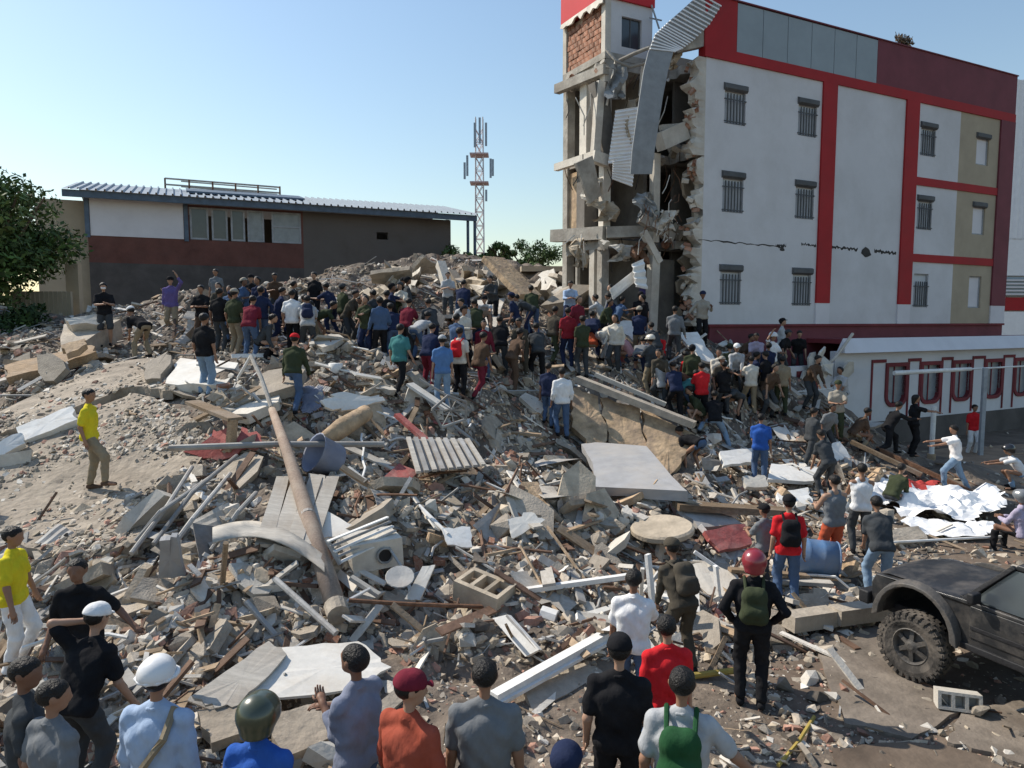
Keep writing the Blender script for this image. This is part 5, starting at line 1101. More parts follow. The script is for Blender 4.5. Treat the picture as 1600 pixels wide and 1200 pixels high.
# greenhouse
gh=[(.60,1.19),(.10,1.78),(-1.75,1.80),(-2.02,1.19)]
top=[(.12,1.72),(-1.74,1.74),(-1.8,1.80),(.05,1.80)]
m=MB(); xprism(m,top,-.66,.66); vpart('roof',m,'carpaint',bevel=.02)
for s in(-1,1):
    for (a,b) in (((.62,1.17),(.08,1.76)),((-.45,1.17),(-.42,1.76)),((-1.3,1.17),(-1.28,1.76)),((-2.0,1.17),(-1.76,1.76))):
        m=MB(); m.beam((s*.80,a[0],a[1]),(s*.66,b[0],b[1]),.07,.06,up=(0,1,0)); vpart('pillar',m,'black',bevel=.01)
    for (y0,y1,ya,yb) in ((.52,-.40,.08,-.38),(-.5,-1.25,-.48,-1.24)):
        m=MB(); m.add([(s*.79,y0,1.19),(s*.79,y1,1.19),(s*.665,yb,1.72),(s*.665,ya,1.72)],[(0,1,2,3)]); vpart('side_window',m,'glass')
m=MB(); m.add([(-.78,.60,1.2),(.78,.60,1.2),(.64,.11,1.74),(-.64,.11,1.74)],[(0,1,2,3)]); vpart('windscreen',m,'glass')
m=MB(); m.beam((-.8,.62,1.2),(.8,.62,1.2),.05,.05); vpart('windscreen_frame',m,'black')
for x in(-.3,.25): vpart('wiper',MB().tube([(x,.66,1.22),(x+.35,.5,1.3)],.01,5),'black')
# fender flares
for yc in AX:
    for s in(-1,1):
        m=MB(); A1=arch(yc,.56,13); A2=arch(yc,.66,13); vs=[]
        for (y1,z1),(y2,z2) in zip(A1,A2): vs+=[(s*.84,y1,z1),(s*.97,y1,z1-.0),(s*.97,y2-.0,z2-.05),(s*.842,y2,z2)]
        fs=[]
        for i in range(12):
            o=4*i
            for a,b in((0,1),(1,2),(2,3),(3,0)): fs.append((o+a,o+b,o+4+b,o+4+a))
        fs+=[(0,1,2,3),(48,49,50,51)]; m.add(vs,fs); vpart('fender_flare',m,'rim' if yc>0 else 'black',bevel=.012)
# doors
for s in(-1,1):
    for y0,y1 in((.50,-.42),(-.46,-1.28)):
        m=MB(); m.box(min(s*.842,s*.862),y1,.70,max(s*.842,s*.862),y0,1.13) if y1>-1 else m.prism([(0,0)],0,0) if False else m.box(min(s*.842,s*.862),-1.0 if y1<-1 else y1,.70,max(s*.842,s*.862),y0,1.13)
        d=vpart('door',m,'carpaint',bevel=.012); vpart('handle',MB().box(min(s*.862,s*.89),y1+.10 if y1>-1 else -.95,1.02,max(s*.862,s*.89),(y1+.10 if y1>-1 else -.95)+.16,1.05),'black',parent=d,bevel=.006)
        vpart('moulding',MB().box(min(s*.862,s*.875),(y1 if y1>-1 else -1.0)+.02,.82,max(s*.862,s*.875),y0-.02,.87),'black',parent=d,bevel=.004)
    m=MB(); m.box(min(s*.80,s*.88),-.72,.52,max(s*.80,s*.88),.66,.61); vpart('rock_slider',m,'black',bevel=.015)
    m=MB(); m.box(min(s*.88,s*1.06),.34,1.22,max(s*.88,s*1.06),.44,1.37); mi=vpart('mirror',m,'black',bevel=.03); vpart('mirror_stalk',MB().beam((s*.80,.42,1.2),(s*.90,.39,1.26),.03,.03),'black',parent=mi)
m=MB(); m.box(-.9,2.02,.60,.9,2.2,.80); vpart('front_bumper',m,'black',bevel=.03)
m=MB(); m.box(-.5,2.0,.85,.5,2.045,1.04); g=vpart('grille',m,'black')
for i in range(7): vpart('slot',MB().box(-.44+i*.14,2.046,.87,-.39+i*.14,2.055,1.02),'metal',parent=g)
for s in(-1,1):
    m=MB(); m.box(min(s*.55,s*.8),2.0,.87,max(s*.55,s*.8),2.05,1.03); vpart('headlight',m,'greyglass',bevel=.01)
    m=MB(); m.box(min(s*.68,s*.82),-2.14,.8,max(s*.68,s*.82),-2.09,1.1); vpart('tail_light',m,'wallred',bevel=.01)
m=MB(); m.box(-.9,-2.25,.6,.9,-2.1,.78); vpart('rear_bumper',m,'black',bevel=.03)
m=MB(); m.box(-.6,-1.9,.5,.6,1.9,.66); vpart('underbody',m,'black')
for yc in AX: vpart('axle',MB().tube([(-.8,yc,ZC-.04),(.8,yc,ZC-.04)],.06,8),'black')
vpart('snorkel',MB().tube([(.86,.75,1.0),(.88,.72,1.2),(.84,.5,1.35)],.03,6),'black')
# wheels
tm=None
for yc in AX:
    for s in(-1,1):
        q=Matrix.Translation((s*.87,yc,ZC-.0))@Matrix.Rotation(.12 if yc>0 else 0,4,'Z')@Matrix.Rotation(math.pi/2*s,4,'Y'); w_=obj('wheel',None,V); w_.matrix_local=q
        m=MB(); m.lathe([(.26,-.12),(.36,-.155),(.43,-.15),(.455,-.11),(.46,0),(.455,.11),(.43,.15),(.36,.155),(.26,.12)],32)
        for i in range(30):
            a=2*math.pi*i/30
            for r0,zz,wd in((.462,.095,.05),(.462,-.095,.05),(.466,.02,.04),(.466,-.03,.035)):
                aa=a+(.1 if zz in(.02,-.095) else 0); c=np.array([r0*math.cos(aa),r0*math.sin(aa),zz]); m.obox(c,np.array([math.cos(aa),math.sin(aa),0])*.022,np.array([-math.sin(aa),math.cos(aa),0])*.032,np.array([0,0,wd]))
            c=np.array([.435*math.cos(a),.435*math.sin(a),.148]); m.obox(c,np.array([math.cos(a),math.sin(a),0])*.03,np.array([-math.sin(a),math.cos(a),0])*.022,np.array([0,0,.014]))
        part('tyre',m,M('tyre'),w_)
        m=MB(); m.lathe([(.265,.12),(.25,.13),(.235,.10),(.22,.03),(.10,.05),(.09,.10),(.04,.12),(0,.12)],24); m.lathe([(.265,.12),(.26,-.12)],24); r_=part('rim',m,M('rim'),w_,smooth=False)
        for i in range(6):
            a=i*math.pi/3; part('spoke',MB().obox((.16*math.cos(a),.16*math.sin(a),.075),np.array([math.cos(a),math.sin(a),-.15])*.075,np.array([-math.sin(a),math.cos(a),0])*.03,(0,0,.015)),M('rim'),r_ if False else w_)
for s in (0,): pass

for c in V.children:
    if not c.name.startswith(('wheel','axle')): c.location.z+=.22
# ================================================================ people
C3=[(0,0,0),(1,0,0),(0,1,0),(1,1,0),(0,0,1),(1,0,1),(0,1,1),(1,1,1)]
ED=[(0,1,0),(2,3,0),(4,5,0),(6,7,0),(0,2,1),(1,3,1),(4,6,1),(5,7,1),(0,4,2),(1,5,2),(2,6,2),(3,7,2)]
def surfnet(F,org,h):
    Sg=F<0; c=[Sg[a:Sg.shape[0]-1+a,b:Sg.shape[1]-1+b,d:Sg.shape[2]-1+d] for a,b,d in C3]; cnt=sum(q.astype(np.int8) for q in c)
    idx=np.argwhere((cnt>0)&(cnt<8)); N=len(idx); ids=np.full(cnt.shape,-1,int); ids[tuple(idx.T)]=np.arange(N)
    val=np.stack([F[idx[:,0]+a,idx[:,1]+b,idx[:,2]+d] for a,b,d in C3],-1); acc=np.zeros((N,3)); n=np.zeros(N)
    for a,b,ax in ED:
        va,vb=val[:,a],val[:,b]; cr=(va<0)!=(vb<0); t=np.where(cr,va/np.where(cr,va-vb,1),0)
        p=np.tile(np.array(C3[a],float),(N,1)); p[:,ax]+=t; acc+=p*cr[:,None]; n+=cr
    V=(idx+acc/n[:,None])*h+org; Q=[]
    for ax in range(3):
        A=np.take(Sg,range(Sg.shape[ax]-1),ax); Bq=np.take(Sg,range(1,Sg.shape[ax]),ax); ch=np.argwhere(A!=Bq)
        o1,o2=[(1,2),(2,0),(0,1)][ax]; ch=ch[(ch[:,o1]>0)&(ch[:,o2]>0)]
        mx=[s-1 for s in Sg.shape]; ch=ch[(ch[:,o1]<mx[o1])&(ch[:,o2]<mx[o2])]
        fl=A[tuple(ch.T)]; e1=np.zeros(3,int);e1[o1]=1;e2=np.zeros(3,int);e2[o2]=1
        q=np.stack([ids[tuple((ch-e1-e2).T)],ids[tuple((ch-e2).T)],ids[tuple(ch.T)],ids[tuple((ch-e1).T)]],-1)
        q[~fl]=q[~fl][:,::-1]; Q.append(q)
    return V,np.concatenate(Q)
def sdf_mesh(prims,h,k=.03,clips=(),amp=0,seed=0):
    """prims: (a,b,ra,rb) tapered capsules; clips: (point,normal) keeps the side the normal points away from"""
    A=np.array([p[0] for p in prims]);Bq=np.array([p[1] for p in prims]); R=np.array([max(p[2],p[3]) for p in prims])
    lo=np.minimum(A,Bq).min(0)-R.max()-3*h; hi=np.maximum(A,Bq).max(0)+R.max()+3*h; n=np.ceil((hi-lo)/h).astype(int)+1
    F=np.full(n,.3); ax=[lo[i]+h*np.arange(n[i]) for i in range(3)]
    for a,b,ra,rb in prims:
        a=np.array(a);b=np.array(b); m=max(ra,rb)+k+2.5*h; i0=np.maximum(((np.minimum(a,b)-m-lo)/h).astype(int),0); i1=np.minimum(((np.maximum(a,b)+m-lo)/h).astype(int)+2,n)
        X=ax[0][i0[0]:i1[0],None,None];Y=ax[1][None,i0[1]:i1[1],None];Z=ax[2][None,None,i0[2]:i1[2]]
        d=b-a; L=max(np.dot(d,d),1e-9); t=np.clip(((X-a[0])*d[0]+(Y-a[1])*d[1]+(Z-a[2])*d[2])/L,0,1)
        D=np.sqrt((X-a[0]-t*d[0])**2+(Y-a[1]-t*d[1])**2+(Z-a[2]-t*d[2])**2)-(ra+t*(rb-ra))
        sl=np.s_[i0[0]:i1[0],i0[1]:i1[1],i0[2]:i1[2]]; G=F[sl]; e=np.maximum(k-np.abs(G-D),0)/k; F[sl]=np.minimum(G,D)-e*e*k*.25
    for p,nr in clips:
        p=np.array(p);nr=np.array(nr,float); nr/=np.linalg.norm(nr)
        F=np.maximum(F,(ax[0][:,None,None]-p[0])*nr[0]+(ax[1][None,:,None]-p[1])*nr[1]+(ax[2][None,None,:]-p[2])*nr[2])
    V,Q=surfnet(F,lo,h)
    if amp:
        s=seed*.37; V=V+amp*.3*np.stack([np.sin(V[:,2]*83+V[:,0]*61+V[:,1]*37+s),np.sin(V[:,2]*71-V[:,0]*67+s),np.zeros(len(V))],-1); V=V+amp*np.stack([np.sin(V[:,2]*31+V[:,1]*17+s)+np.sin(V[:,2]*53-V[:,0]*23+2*s),np.sin(V[:,2]*27+V[:,0]*19+3*s)+np.sin(V[:,0]*47+V[:,2]*41+s),.5*np.sin(V[:,0]*37+V[:,1]*29+s)],-1)
    return V,Q
CLR=dict(slateblue=(.21,.23,.30),dkgreen=(.02,.075,.03),black=(.014,.014,.016),navy=(.02,.028,.065),white=(.74,.74,.74),grey=(.17,.18,.19),dgrey=(.055,.06,.065),ltgrey=(.40,.41,.42),red=(.58,.022,.028),yellow=(.66,.56,.03),lime=(.55,.60,.10),
  ltblue=(.36,.46,.62),blue=(.03,.10,.38),teal=(.06,.20,.20),rust=(.33,.075,.045),jeans=(.075,.12,.21),ltjeans=(.20,.29,.40),khaki=(.27,.22,.15),lilac=(.40,.36,.47),olive=(.045,.055,.03),
  brown=(.10,.065,.045),maroon=(.16,.02,.035),purple=(.13,.10,.26),orange=(.50,.10,.045),cream=(.62,.58,.50),pink=(.50,.28,.30),camo=(.075,.065,.05),dred=(.25,.02,.03),green=(.04,.16,.05),shirtblue=(.10,.20,.40),stone=(.33,.30,.25))
ST={ # hip height, hip forward, lean, left foot (side,fwd,up), right foot
 'stand':(.925,0,.03,(-.11,.02,0),(.11,-.02,0)),'rest':(.915,0,.0,(-.15,.08,0),(.10,-.04,0)),'stride':(.875,.02,.10,(-.09,.30,0),(.09,-.28,0)),'wide':(.80,-.05,.5,(-.38,.08,0),(.38,-.05,0)),
 'climb':(.88,.05,.30,(-.10,.34,.28),(.10,-.15,0)),'stepup':(.93,0,.02,(-.10,-.03,0),(.16,.30,.14)),'lean':(.89,-.06,.5,(-.14,.05,0),(.14,-.05,0)),'bend':(.86,-.16,1.15,(-.18,.05,0),(.18,-.04,0)),'deep':(.80,-.2,1.45,(-.2,.06,0),(.2,-.04,0)),
 'crouch':(.42,-.22,.65,(-.2,.08,0),(.2,-.02,0)),'sit':(.46,-.1,.12,(-.16,.38,0),(.16,.34,0)),'kneel':(.58,-.1,.45,(-.12,.25,0),(.12,-.35,.05)),'tall':(.93,0,-.03,(-.13,0,0),(.13,0,0)),'lunge':(.74,.0,.55,(-.14,.42,0),(.14,-.42,0))}
AR={'down':(.07,.03,-.52),'loose':(.12,.10,-.49),'hip':(.03,.02,-.40),'front':(-.10,.36,-.22),'phone':(-.13,.26,-.12),'reach':(.02,.52,-.12),'low':(-.04,.20,-.50),'up':(.05,.20,.42),'head':(-.06,.10,.20),'out':(.34,.12,-.36),'cross':(-.26,.20,-.20),'back':(.06,-.2,-.46),'carry':(.02,.34,-.10),'wave':(.3,.2,.1)}
def ik(a,t,l1,l2,pole):
    d=t-a; D=np.linalg.norm(d); D=min(max(D,.12),(l1+l2)*.998); u=d/np.linalg.norm(d); t=a+u*D; c=(l1*l1+D*D-l2*l2)/(2*D); hgt=math.sqrt(max(l1*l1-c*c,0)); p=np.array(pole,float); p=p-u*np.dot(p,u); p/=np.linalg.norm(p)+1e-9
    return a+u*c+p*hgt,t
PEOPLE=[]
def person(mode,px,py,face,stance,arms,top,bot,head,label,H=1.72,look=0,nod=0,skin='skinA',shoe='black',group=None,extra=None,D=None,build=1.0,xtra=0):
    seed=len(PEOPLE)+1; rr=random.Random(seed*7); sc=H/1.74
    if mode=='h': pos=hit(px,py,H*.985); pos[2]=gzs(pos[0],pos[1])
    elif mode=='w': pos=P(px,py,D)
    else: pos=hit(px,py,0); 
    if mode!='w': pos[2]=gtop(pos[0],pos[1])
    D_=pos[1]; fa=math.radians(face); fx,fy=math.sin(fa),math.cos(fa)
    hz,hy,lean,fl,fr=ST[stance]; T=lambda s,f:(pos[0]+fx*f+fy*s, pos[1]+fy*f-fx*s)
    def ground(s,f):
        if mode=='w': return 0
        x,y=T(s*sc,f*sc); return float(np.clip(gtop(x,y)-pos[2],-.3,.3))/sc
    feet=[]
    for (s,f,u) in (fl,fr): feet.append(np.array([s,f,ground(s,f)+u]))
    base=min(feet[0][2],feet[1][2]) if abs(feet[0][2]-feet[1][2])>.2 else (feet[0][2]+feet[1][2])/2
    h=np.array([0,hy,hz+base+.0]); 
    for q in range(4):
        far_=max(np.linalg.norm(h+np.array([sx*.09,0,-.02])-(ft+np.array([0,0,.085]))) for sx,ft in ((-1,feet[0]),(1,feet[1])))
        if far_>.855: h[2]-=(far_-.85)
    X=np.array([1.,0,0]); t=np.array([0,math.sin(lean),math.cos(lean)]); b_=1+(build-1)*.6
    sh=[h+t*.432-X*.17*b_,h+t*.432+X*.17*b_]; nb=h+t*.505; hl=lean*.35; hd=np.array([0,math.sin(hl),math.cos(hl)]); hb=nb+hd*.07+t*.02; hc=nb+hd*.185+np.array([0,.02,0])
    chest=h+t*.31
    body=[(h-X*.075*b_,h+X*.075*b_,.102,.102),(h-X*.065+t*.05,chest-X*.072*b_,.088,.108*b_),(h+X*.065+t*.05,chest+X*.072*b_,.088,.108*b_),(h+t*.16,chest+t*.04,.10*b_,.105*b_),
          (chest-X*.07,sh[0]-t*.01,.095,.046),(chest+X*.07,sh[1]-t*.01,.095,.046),(sh[0]+t*.0,sh[1]+t*.0,.044,.044),(nb-t*.03,hb+hd*.05,.055,.05),(nb-t*.005,sh[0]*.75+nb*.25-t*.01,.05,.045),(nb-t*.005,sh[1]*.75+nb*.25-t*.01,.05,.045)]
    # head frame
    ya,pi_=math.radians(-look),math.radians(-nod)-hl; Rh=np.array(Euler((pi_,0,ya)).to_matrix())
    hp=lambda x,y,z: hc+Rh@np.array([x,y,z])
    skull=[(hp(0,-.022,.022),hp(0,.018,.026),.084,.080),(hp(0,.03,-.02),hp(0,.045,-.075),.062,.038),(hp(0,.0,-.03),hp(0,.02,-.06),.062,.05)]
    faceb=[(hp(0,.088,.0),hp(0,.105,-.028),.009,.013),(hp(-.035,.075,.018),hp(.035,.075,.018),.014,.014),(hp(-.08,-.005,-.015),hp(-.082,-.008,.01),.012,.014),(hp(.08,-.005,-.015),hp(.082,-.008,.01),.012,.014),(hp(-.015,.088,-.05),hp(.015,.088,-.05),.008,.008)]
    hands=[];arms=arms if isinstance(arms,tuple) else (arms,arms); els=[]
    for i,(s,a) in enumerate(((-1,arms[0]),(1,arms[1]))):
        o,f,u=AR[a]; 
        if lean>.8 and a in('low','down'): o,f,u=(-.05,.10,-.50)
        tgt=sh[i]+np.array([s*o,f+rr.uniform(-.03,.03),u+rr.uniform(-.03,.03)]); el,wr=ik(sh[i],tgt,.28,.25,(s*(.8 if a in('hip','head','cross','front') else .25),-.7 if a not in ('up','reach') else -.2,-.6)); els.append((el,wr))
        body+=[(sh[i],el,.05*b_,.039*b_),(el,wr,.039*b_,.025)]; hdv=(wr-el)/np.linalg.norm(wr-el)
        if a in('front','phone','carry'): hdv=hdv*.7+np.array([-s*.4,.4,.1]); hdv/=np.linalg.norm(hdv)
        pm=wr+hdv*.05; body+=[(wr,wr+hdv*.075,.024,.026)]; sd=np.cross(hdv,[0,0,1.]) if abs(hdv[2])<.8 else np.array([0,1.,0]); sd/=np.linalg.norm(sd)+1e-9; body+=[(wr+hdv*.05-sd*.02,wr+hdv*.05+sd*.02,.018,.018)]
        hands.append((wr,hdv,sd,s))
    legs=[]
    for i,s in enumerate((-1,1)):
        hj=h+np.array([s*.088,0,-.02]); an=feet[i]+np.array([0,-.03,.085]); kn,an=ik(hj,an,.435,.425,(s*.15,1,.1)); legs.append((hj,kn,an)); toe=an+np.array([s*.03,.16,-.05])
        body+=[(hj,kn,.088*b_,.056),(kn,kn*.55+an*.45+np.array([0,-.015,0]),.054,.052),(kn*.5+an*.5,an,.050,.034),(an+np.array([0,-.02,-.035]),toe,.034,.028)]
    vox=.0145 if D_<8.6 else (.022 if D_<15 else .029)
    bd=[]
    for i_,(a,b,ra,rb) in enumerate(body):
        q_=.014 if (i_<10 and top[:4]!='none') else 0
        if i_ in (4,5,6,8,9) and top[:4]=='tank': q_=0
        if i_ in (10,14) and top[:4]!='tank': q_=.010
        if i_ in (11,15) and top[:3] in('lon','hoo'): q_=.008
        if i_>=18 and (i_-18)%4==0: q_=.014
        if i_>=18 and (i_-18)%4 in(1,2) and bot[:5]=='pants': q_=.012
        bd.append((a,b,ra-q_,max(rb-q_,.018)))
    V,Q=sdf_mesh(bd+skull+(faceb if vox<.025 else faceb[:1]),vox,.025)
    m=MB(); nb0=len(V)
    for wr,hd_,sd,s in hands:
        nrm_=np.cross(hd_,sd); r0=wr+hd_*.075
        for j,ln in enumerate((.062,.075,.07,.055)):
            p0=r0+sd*(j-1.5)*.018; c1=nrm_*(.35 if s>0 else -.35); pts=[p0-hd_*.02,p0+hd_*ln*.45,p0+hd_*ln*.8+c1*ln*.4,p0+hd_*ln*.95+c1*ln*1.2]; m.tube(pts,[.0095,.009,.008,.0065],5)
        p0=wr+hd_*.03-sd*.028; m.tube([p0,p0-sd*.022+hd_*.025,p0-sd*.025+hd_*.055],[.012,.010,.008],5)
    Rn=Matrix.Rotation(-fa,4,'Z'); 
    root=thing('person',label,'person',pos,-fa,group); root.scale=(sc,sc,sc); PEOPLE.append(root)
    tri=[tuple(f) for f in Q]; me=bpy.data.meshes.new('body'); me.from_pydata([tuple(v) for v in V]+m.v,[],[f for f in tri]+[tuple(nb0+i for i in f) for f in m.f]); me.polygons.foreach_set('use_smooth',[True]*len(me.polygons)); me.materials.append(M(skin)); me.update(); obj('body',me,root)
    def cl(name,prims,color,clips=(),amp=.004,k=.02,vx=None,mt=None):
        V,Q=sdf_mesh(prims,vx or vox,k,clips,amp,seed); me=np_mesh(name,V,Q,True); me.materials.append(mt or cloth(CLR[color])); return obj(name,me,root)
    ty,tc=top.split(':'); by,bc=bot.split(':')
    # ---- upper garment
    g=.015 if ty!='tank' else .012
    if ty!='none':
        pr=[(h-X*.075*b_-t*.02,h+X*.075*b_-t*.02,.102+g+.006,.102+g+.006)]+[(a,b,ra+g,rb+g) for a,b,ra,rb in body[1:4]]+[(a,b,ra+g*.8,rb+g*.7) for a,b,ra,rb in body[4:6]]
        if ty=='tank': pr+=[(chest+X*q*.07,nb+X*q*.07-t*.01,.085,.05) for q in(-1,1)]
        if ty!='tank': pr+=[(sh[0],sh[1],.048+g*.6,.048+g*.6)]+[(a,b,ra+g*.7,rb+g*.6) for a,b,ra,rb in body[8:10]]
        for i in range(2):
            el,wr=els[i]; s_=sh[i]
            if ty in('tee',): e2=s_+(el-s_)*.72; pr.append((s_,e2,.046+g,.050+g))
            if ty in('long','hoodie','shirt'): pr+= [(s_,el,.048+g,.042+g*.8),(el,el+(wr-el)*(.93 if ty!='shirt' else .6),.042+g*.8,.030+g*.7)]
        clips=[(h-t*(.09 if ty!='long' else .06),-t)]
        cl({'tee':'tee_shirt','long':'jacket','hoodie':'hoodie','shirt':'shirt','tank':'tank_top'}[ty],pr,tc,clips,.0035)
        if ty in('hoodie',): cl('hood_fold',[(nb-X*.07-np.array([0,.04,0]),nb+X*.07-np.array([0,.04,0]),.055,.055)],tc,vx=.02)
        if vox<.02 and ty!='tank': cl('collar',[(nb+X*.058*math.cos(q)+np.array([0,.058*math.sin(q),-.012+.02*math.sin(q)*-1]),nb+X*.058*math.cos(q+.7)+np.array([0,.058*math.sin(q+.7),-.012-.02*math.sin(q+.7)]),.013,.013) for q in np.arange(0,6.28,.7)],tc,vx=.009,amp=0,k=.01)
    # ---- lower garment
    g=.018; pr=[(h-X*.07*b_,h+X*.07*b_,.102+g*.25,.102+g*.25)]
    for hj,kn,an in legs:
        if by=='shorts': pr.append((hj,kn*.92+hj*.08,.084*b_+g,.068+g))
        else: pr+= [(hj,kn,.084*b_+g*.8,.058+g),(kn,an+np.array([0,0,.03]),.058+g,.040+g)]
    cl('shorts' if by=='shorts' else 'trousers',pr,bc,[(h+t*(.03 if ty!='none' else .09),t)],.0035)
    # ---- shoes
    for hj,kn,an in legs:
        f0=an+np.array([0,-.03,-.045]); cl('shoe',[(f0,f0+np.array([0,.05,.01]),.045,.045),(f0+np.array([0,.05,0]),f0+np.array([0,.19,-.012]),.043,.034)],shoe,[(f0+np.array([0,0,-.04]),(0,0,-1))],0,.02,.016)
    # ---- head cover
    hk,_,hcol=head.partition(':'); fw=lambda x,y,z:Rh@np.array([x,y,z])
    hv=.012 if D_<12 else .018
    def hm(name,prims,clips,m_): V,Q=sdf_mesh(prims,hv,.015,clips,.0); me=np_mesh(name,V,Q,True); me.materials.append(m_); return obj(name,me,root)
    if hk in('hair','cap','capback','longhair'):
        pr=[(hp(0,-.026,.024),hp(0,.012,.030),.0905,.085)]+([(hp(.07*math.cos(q_*2.4)*(q_/9),-.01+.07*math.sin(q_*2.4)*(q_/9),.06+.04*(1-(q_/9)**2)),)*2+(.022,.022) for q_ in range(1,9)] if hv<.015 else [])
        if hk=='longhair': pr.append((hp(0,-.05,0),hp(0,-.07,-.12),.08,.05))
        hm('hair',pr,[(hp(0,0,-.018),fw(0,.62,-1))] if hk!='longhair' else [(hp(0,.02,0),fw(0,.9,-.5))],M('hair' if hcol!='brown' else 'brownhair'))
    if hk in('cap','capback'):
        d=1 if hk=='cap' else -1
        o=hm('cap',[(hp(0,-.024,.034),hp(0,.014,.040),.102,.096)],[(hp(0,0,.025),fw(0,-.12,-1))],cloth(CLR[hcol])); hm('cap_brim',[(hp(-.045,.09*d,.03),hp(.045,.09*d,.03),.014,.014),(hp(-.03,.14*d,.018),hp(.03,.14*d,.018),.013,.013),(hp(0,.09*d,.03),hp(0,.14*d,.02),.014,.014)],[],cloth(CLR[hcol]))
    if hk=='helmet':
        mt=mat('helmet_'+hcol,CLR[hcol],rough=.3,var=.1,bump=0,spec=.6,coat=.5); hm('helmet',[(hp(0,-.03,.03),hp(0,.02,.03),.135,.13),(hp(0,-.04,-.05),hp(0,-.02,0),.11,.12)],[(hp(0,.0,-.10),fw(0,0,-1)),(hp(0,.07,.0),fw(0,1,-.9))],mt); hm('visor',[(hp(-.07,.09,.055),hp(.07,.09,.055),.03,.03)],[],M('black'))
        hm('hair',[(hp(0,-.026,.02),hp(0,.0,.02),.09,.086)],[(hp(0,0,-.04),fw(0,.62,-1))],M('hair'))
    if hk=='hardhat':
        mt=mat('hardhat_'+hcol,CLR[hcol],rough=.4,var=.06,bump=0,spec=.5); hm('hard_hat',[(hp(0,-.03,.035),hp(0,.02,.035),.118,.112)],[(hp(0,0,.02),fw(0,0,-1))],mt)
        hm('hat_brim',[(hp(.125*math.cos(q),.005+.14*math.sin(q),.018),hp(.125*math.cos(q+.5),.005+.14*math.sin(q+.5),.018),.014,.014) for q in np.arange(0,6.28,.5)],[],mt); hm('hair',[(hp(0,-.026,.01),hp(0,.0,.01),.088,.084)],[(hp(0,0,-.03),fw(0,.62,-1))],M('hair'))
    if hk=='mask': hm('hair',[(hp(0,-.026,.026),hp(0,.012,.032),.094,.087)],[(hp(0,0,-.022),fw(0,.62,-1))],M('hair')); hm('face_mask',[(hp(-.03,.07,-.04),hp(.03,.07,-.04),.035,.035)],[],cloth(CLR['white']))
    if D_<16 and 60<(face+look)%360<300:
        for s in(-1,1): mm=MB(); mm.lathe([(0,-.011),(.008,-.007),(.011,0),(.008,.007),(0,.011)],8); e=obj('eye',mm.mesh('eye',M('black'),True),root,tuple(hp(s*.031,.082,.002)))
    if extra:
        for e in (extra if isinstance(extra,list) else [extra]):
            k_,_,c_=e.partition(':')
            if k_=='pack':
                o=thing('backpack',c_.split('/')[1] if '/' in c_ else c_+' backpack worn on the back of a man','backpack',pos,-fa); o.scale=root.scale; bk=-np.cross(t,X)*-1; bk=np.array([0,-math.cos(lean),math.sin(lean)]); c0=h+t*.28+bk*.19
                V,Q=sdf_mesh([(c0-X*.065-t*.12,c0-X*.045+t*.13,.085,.075),(c0+X*.065-t*.12,c0+X*.045+t*.13,.085,.075),(c0-X*.05+t*.1,c0+X*.05+t*.1,.085,.085),(c0-X*.06-t*.12,c0+X*.06-t*.12,.085,.085),(c0-t*.05-X*.05+bk*.06,c0-t*.05+X*.05+bk*.06,.07,.07)],vox,.03,(),.002,seed); me=np_mesh('pack_bag',V,Q,True); me.materials.append(cloth(CLR[c_.split('/')[0]])); obj('pack_bag',me,o)
                for s in(-1,1): part('strap',MB().tube([c0+X*s*.09+t*.14,h+t*.535+X*s*.10,h+t*.42+X*s*.115-bk*.145*b_,h+t*.2+X*s*.15-bk*.08],.017,6),cloth(CLR[c_.split('/')[0]]),o)
            if k_=='strap':
                pts=[sh[1]+t*.07-X*.06]+[chest+np.array([.13-.26*q,-.15-.02*math.sin(q*3),.06-.36*q]) for q in np.linspace(0,1,6)]; part('shoulder_strap',MB().tube(pts,.026,6),cloth(CLR[c_]),root)
            if k_=='vest':
                V,Q=sdf_mesh([(a,b,ra+.038,rb+.036) for a,b,ra,rb in body[1:4]],vox,.02,[(h+t*.06,-t),(nb-t*.06,t)],.003,seed); me=np_mesh('vest',V,Q,True); me.materials.append(cloth(CLR[c_])); obj('vest',me,root)
            if k_=='band':
                V,Q=sdf_mesh([(a,b,ra+.036,rb+.034) for a,b,ra,rb in body[1:4]],vox*.8,.02,[(h+t*.16,-t),(h+t*.21,t)],0,seed); me=np_mesh('reflective_band',V,Q,True); me.materials.append(cloth(CLR[c_])); obj('reflective_band',me,root)
            if k_=='logo':
                part('chest_print',MB().obox(chest+np.array([.05,-.145,0])if False else chest-np.array([.0,-.0,0])+np.array([0,.137*b_,.04]),X*.04,np.array([0,.004,0]),t*.03),cloth(CLR[c_]),root)
    return root,dict(hand=els,h=h,sh=sh,hc=hc,pos=pos,fa=fa)
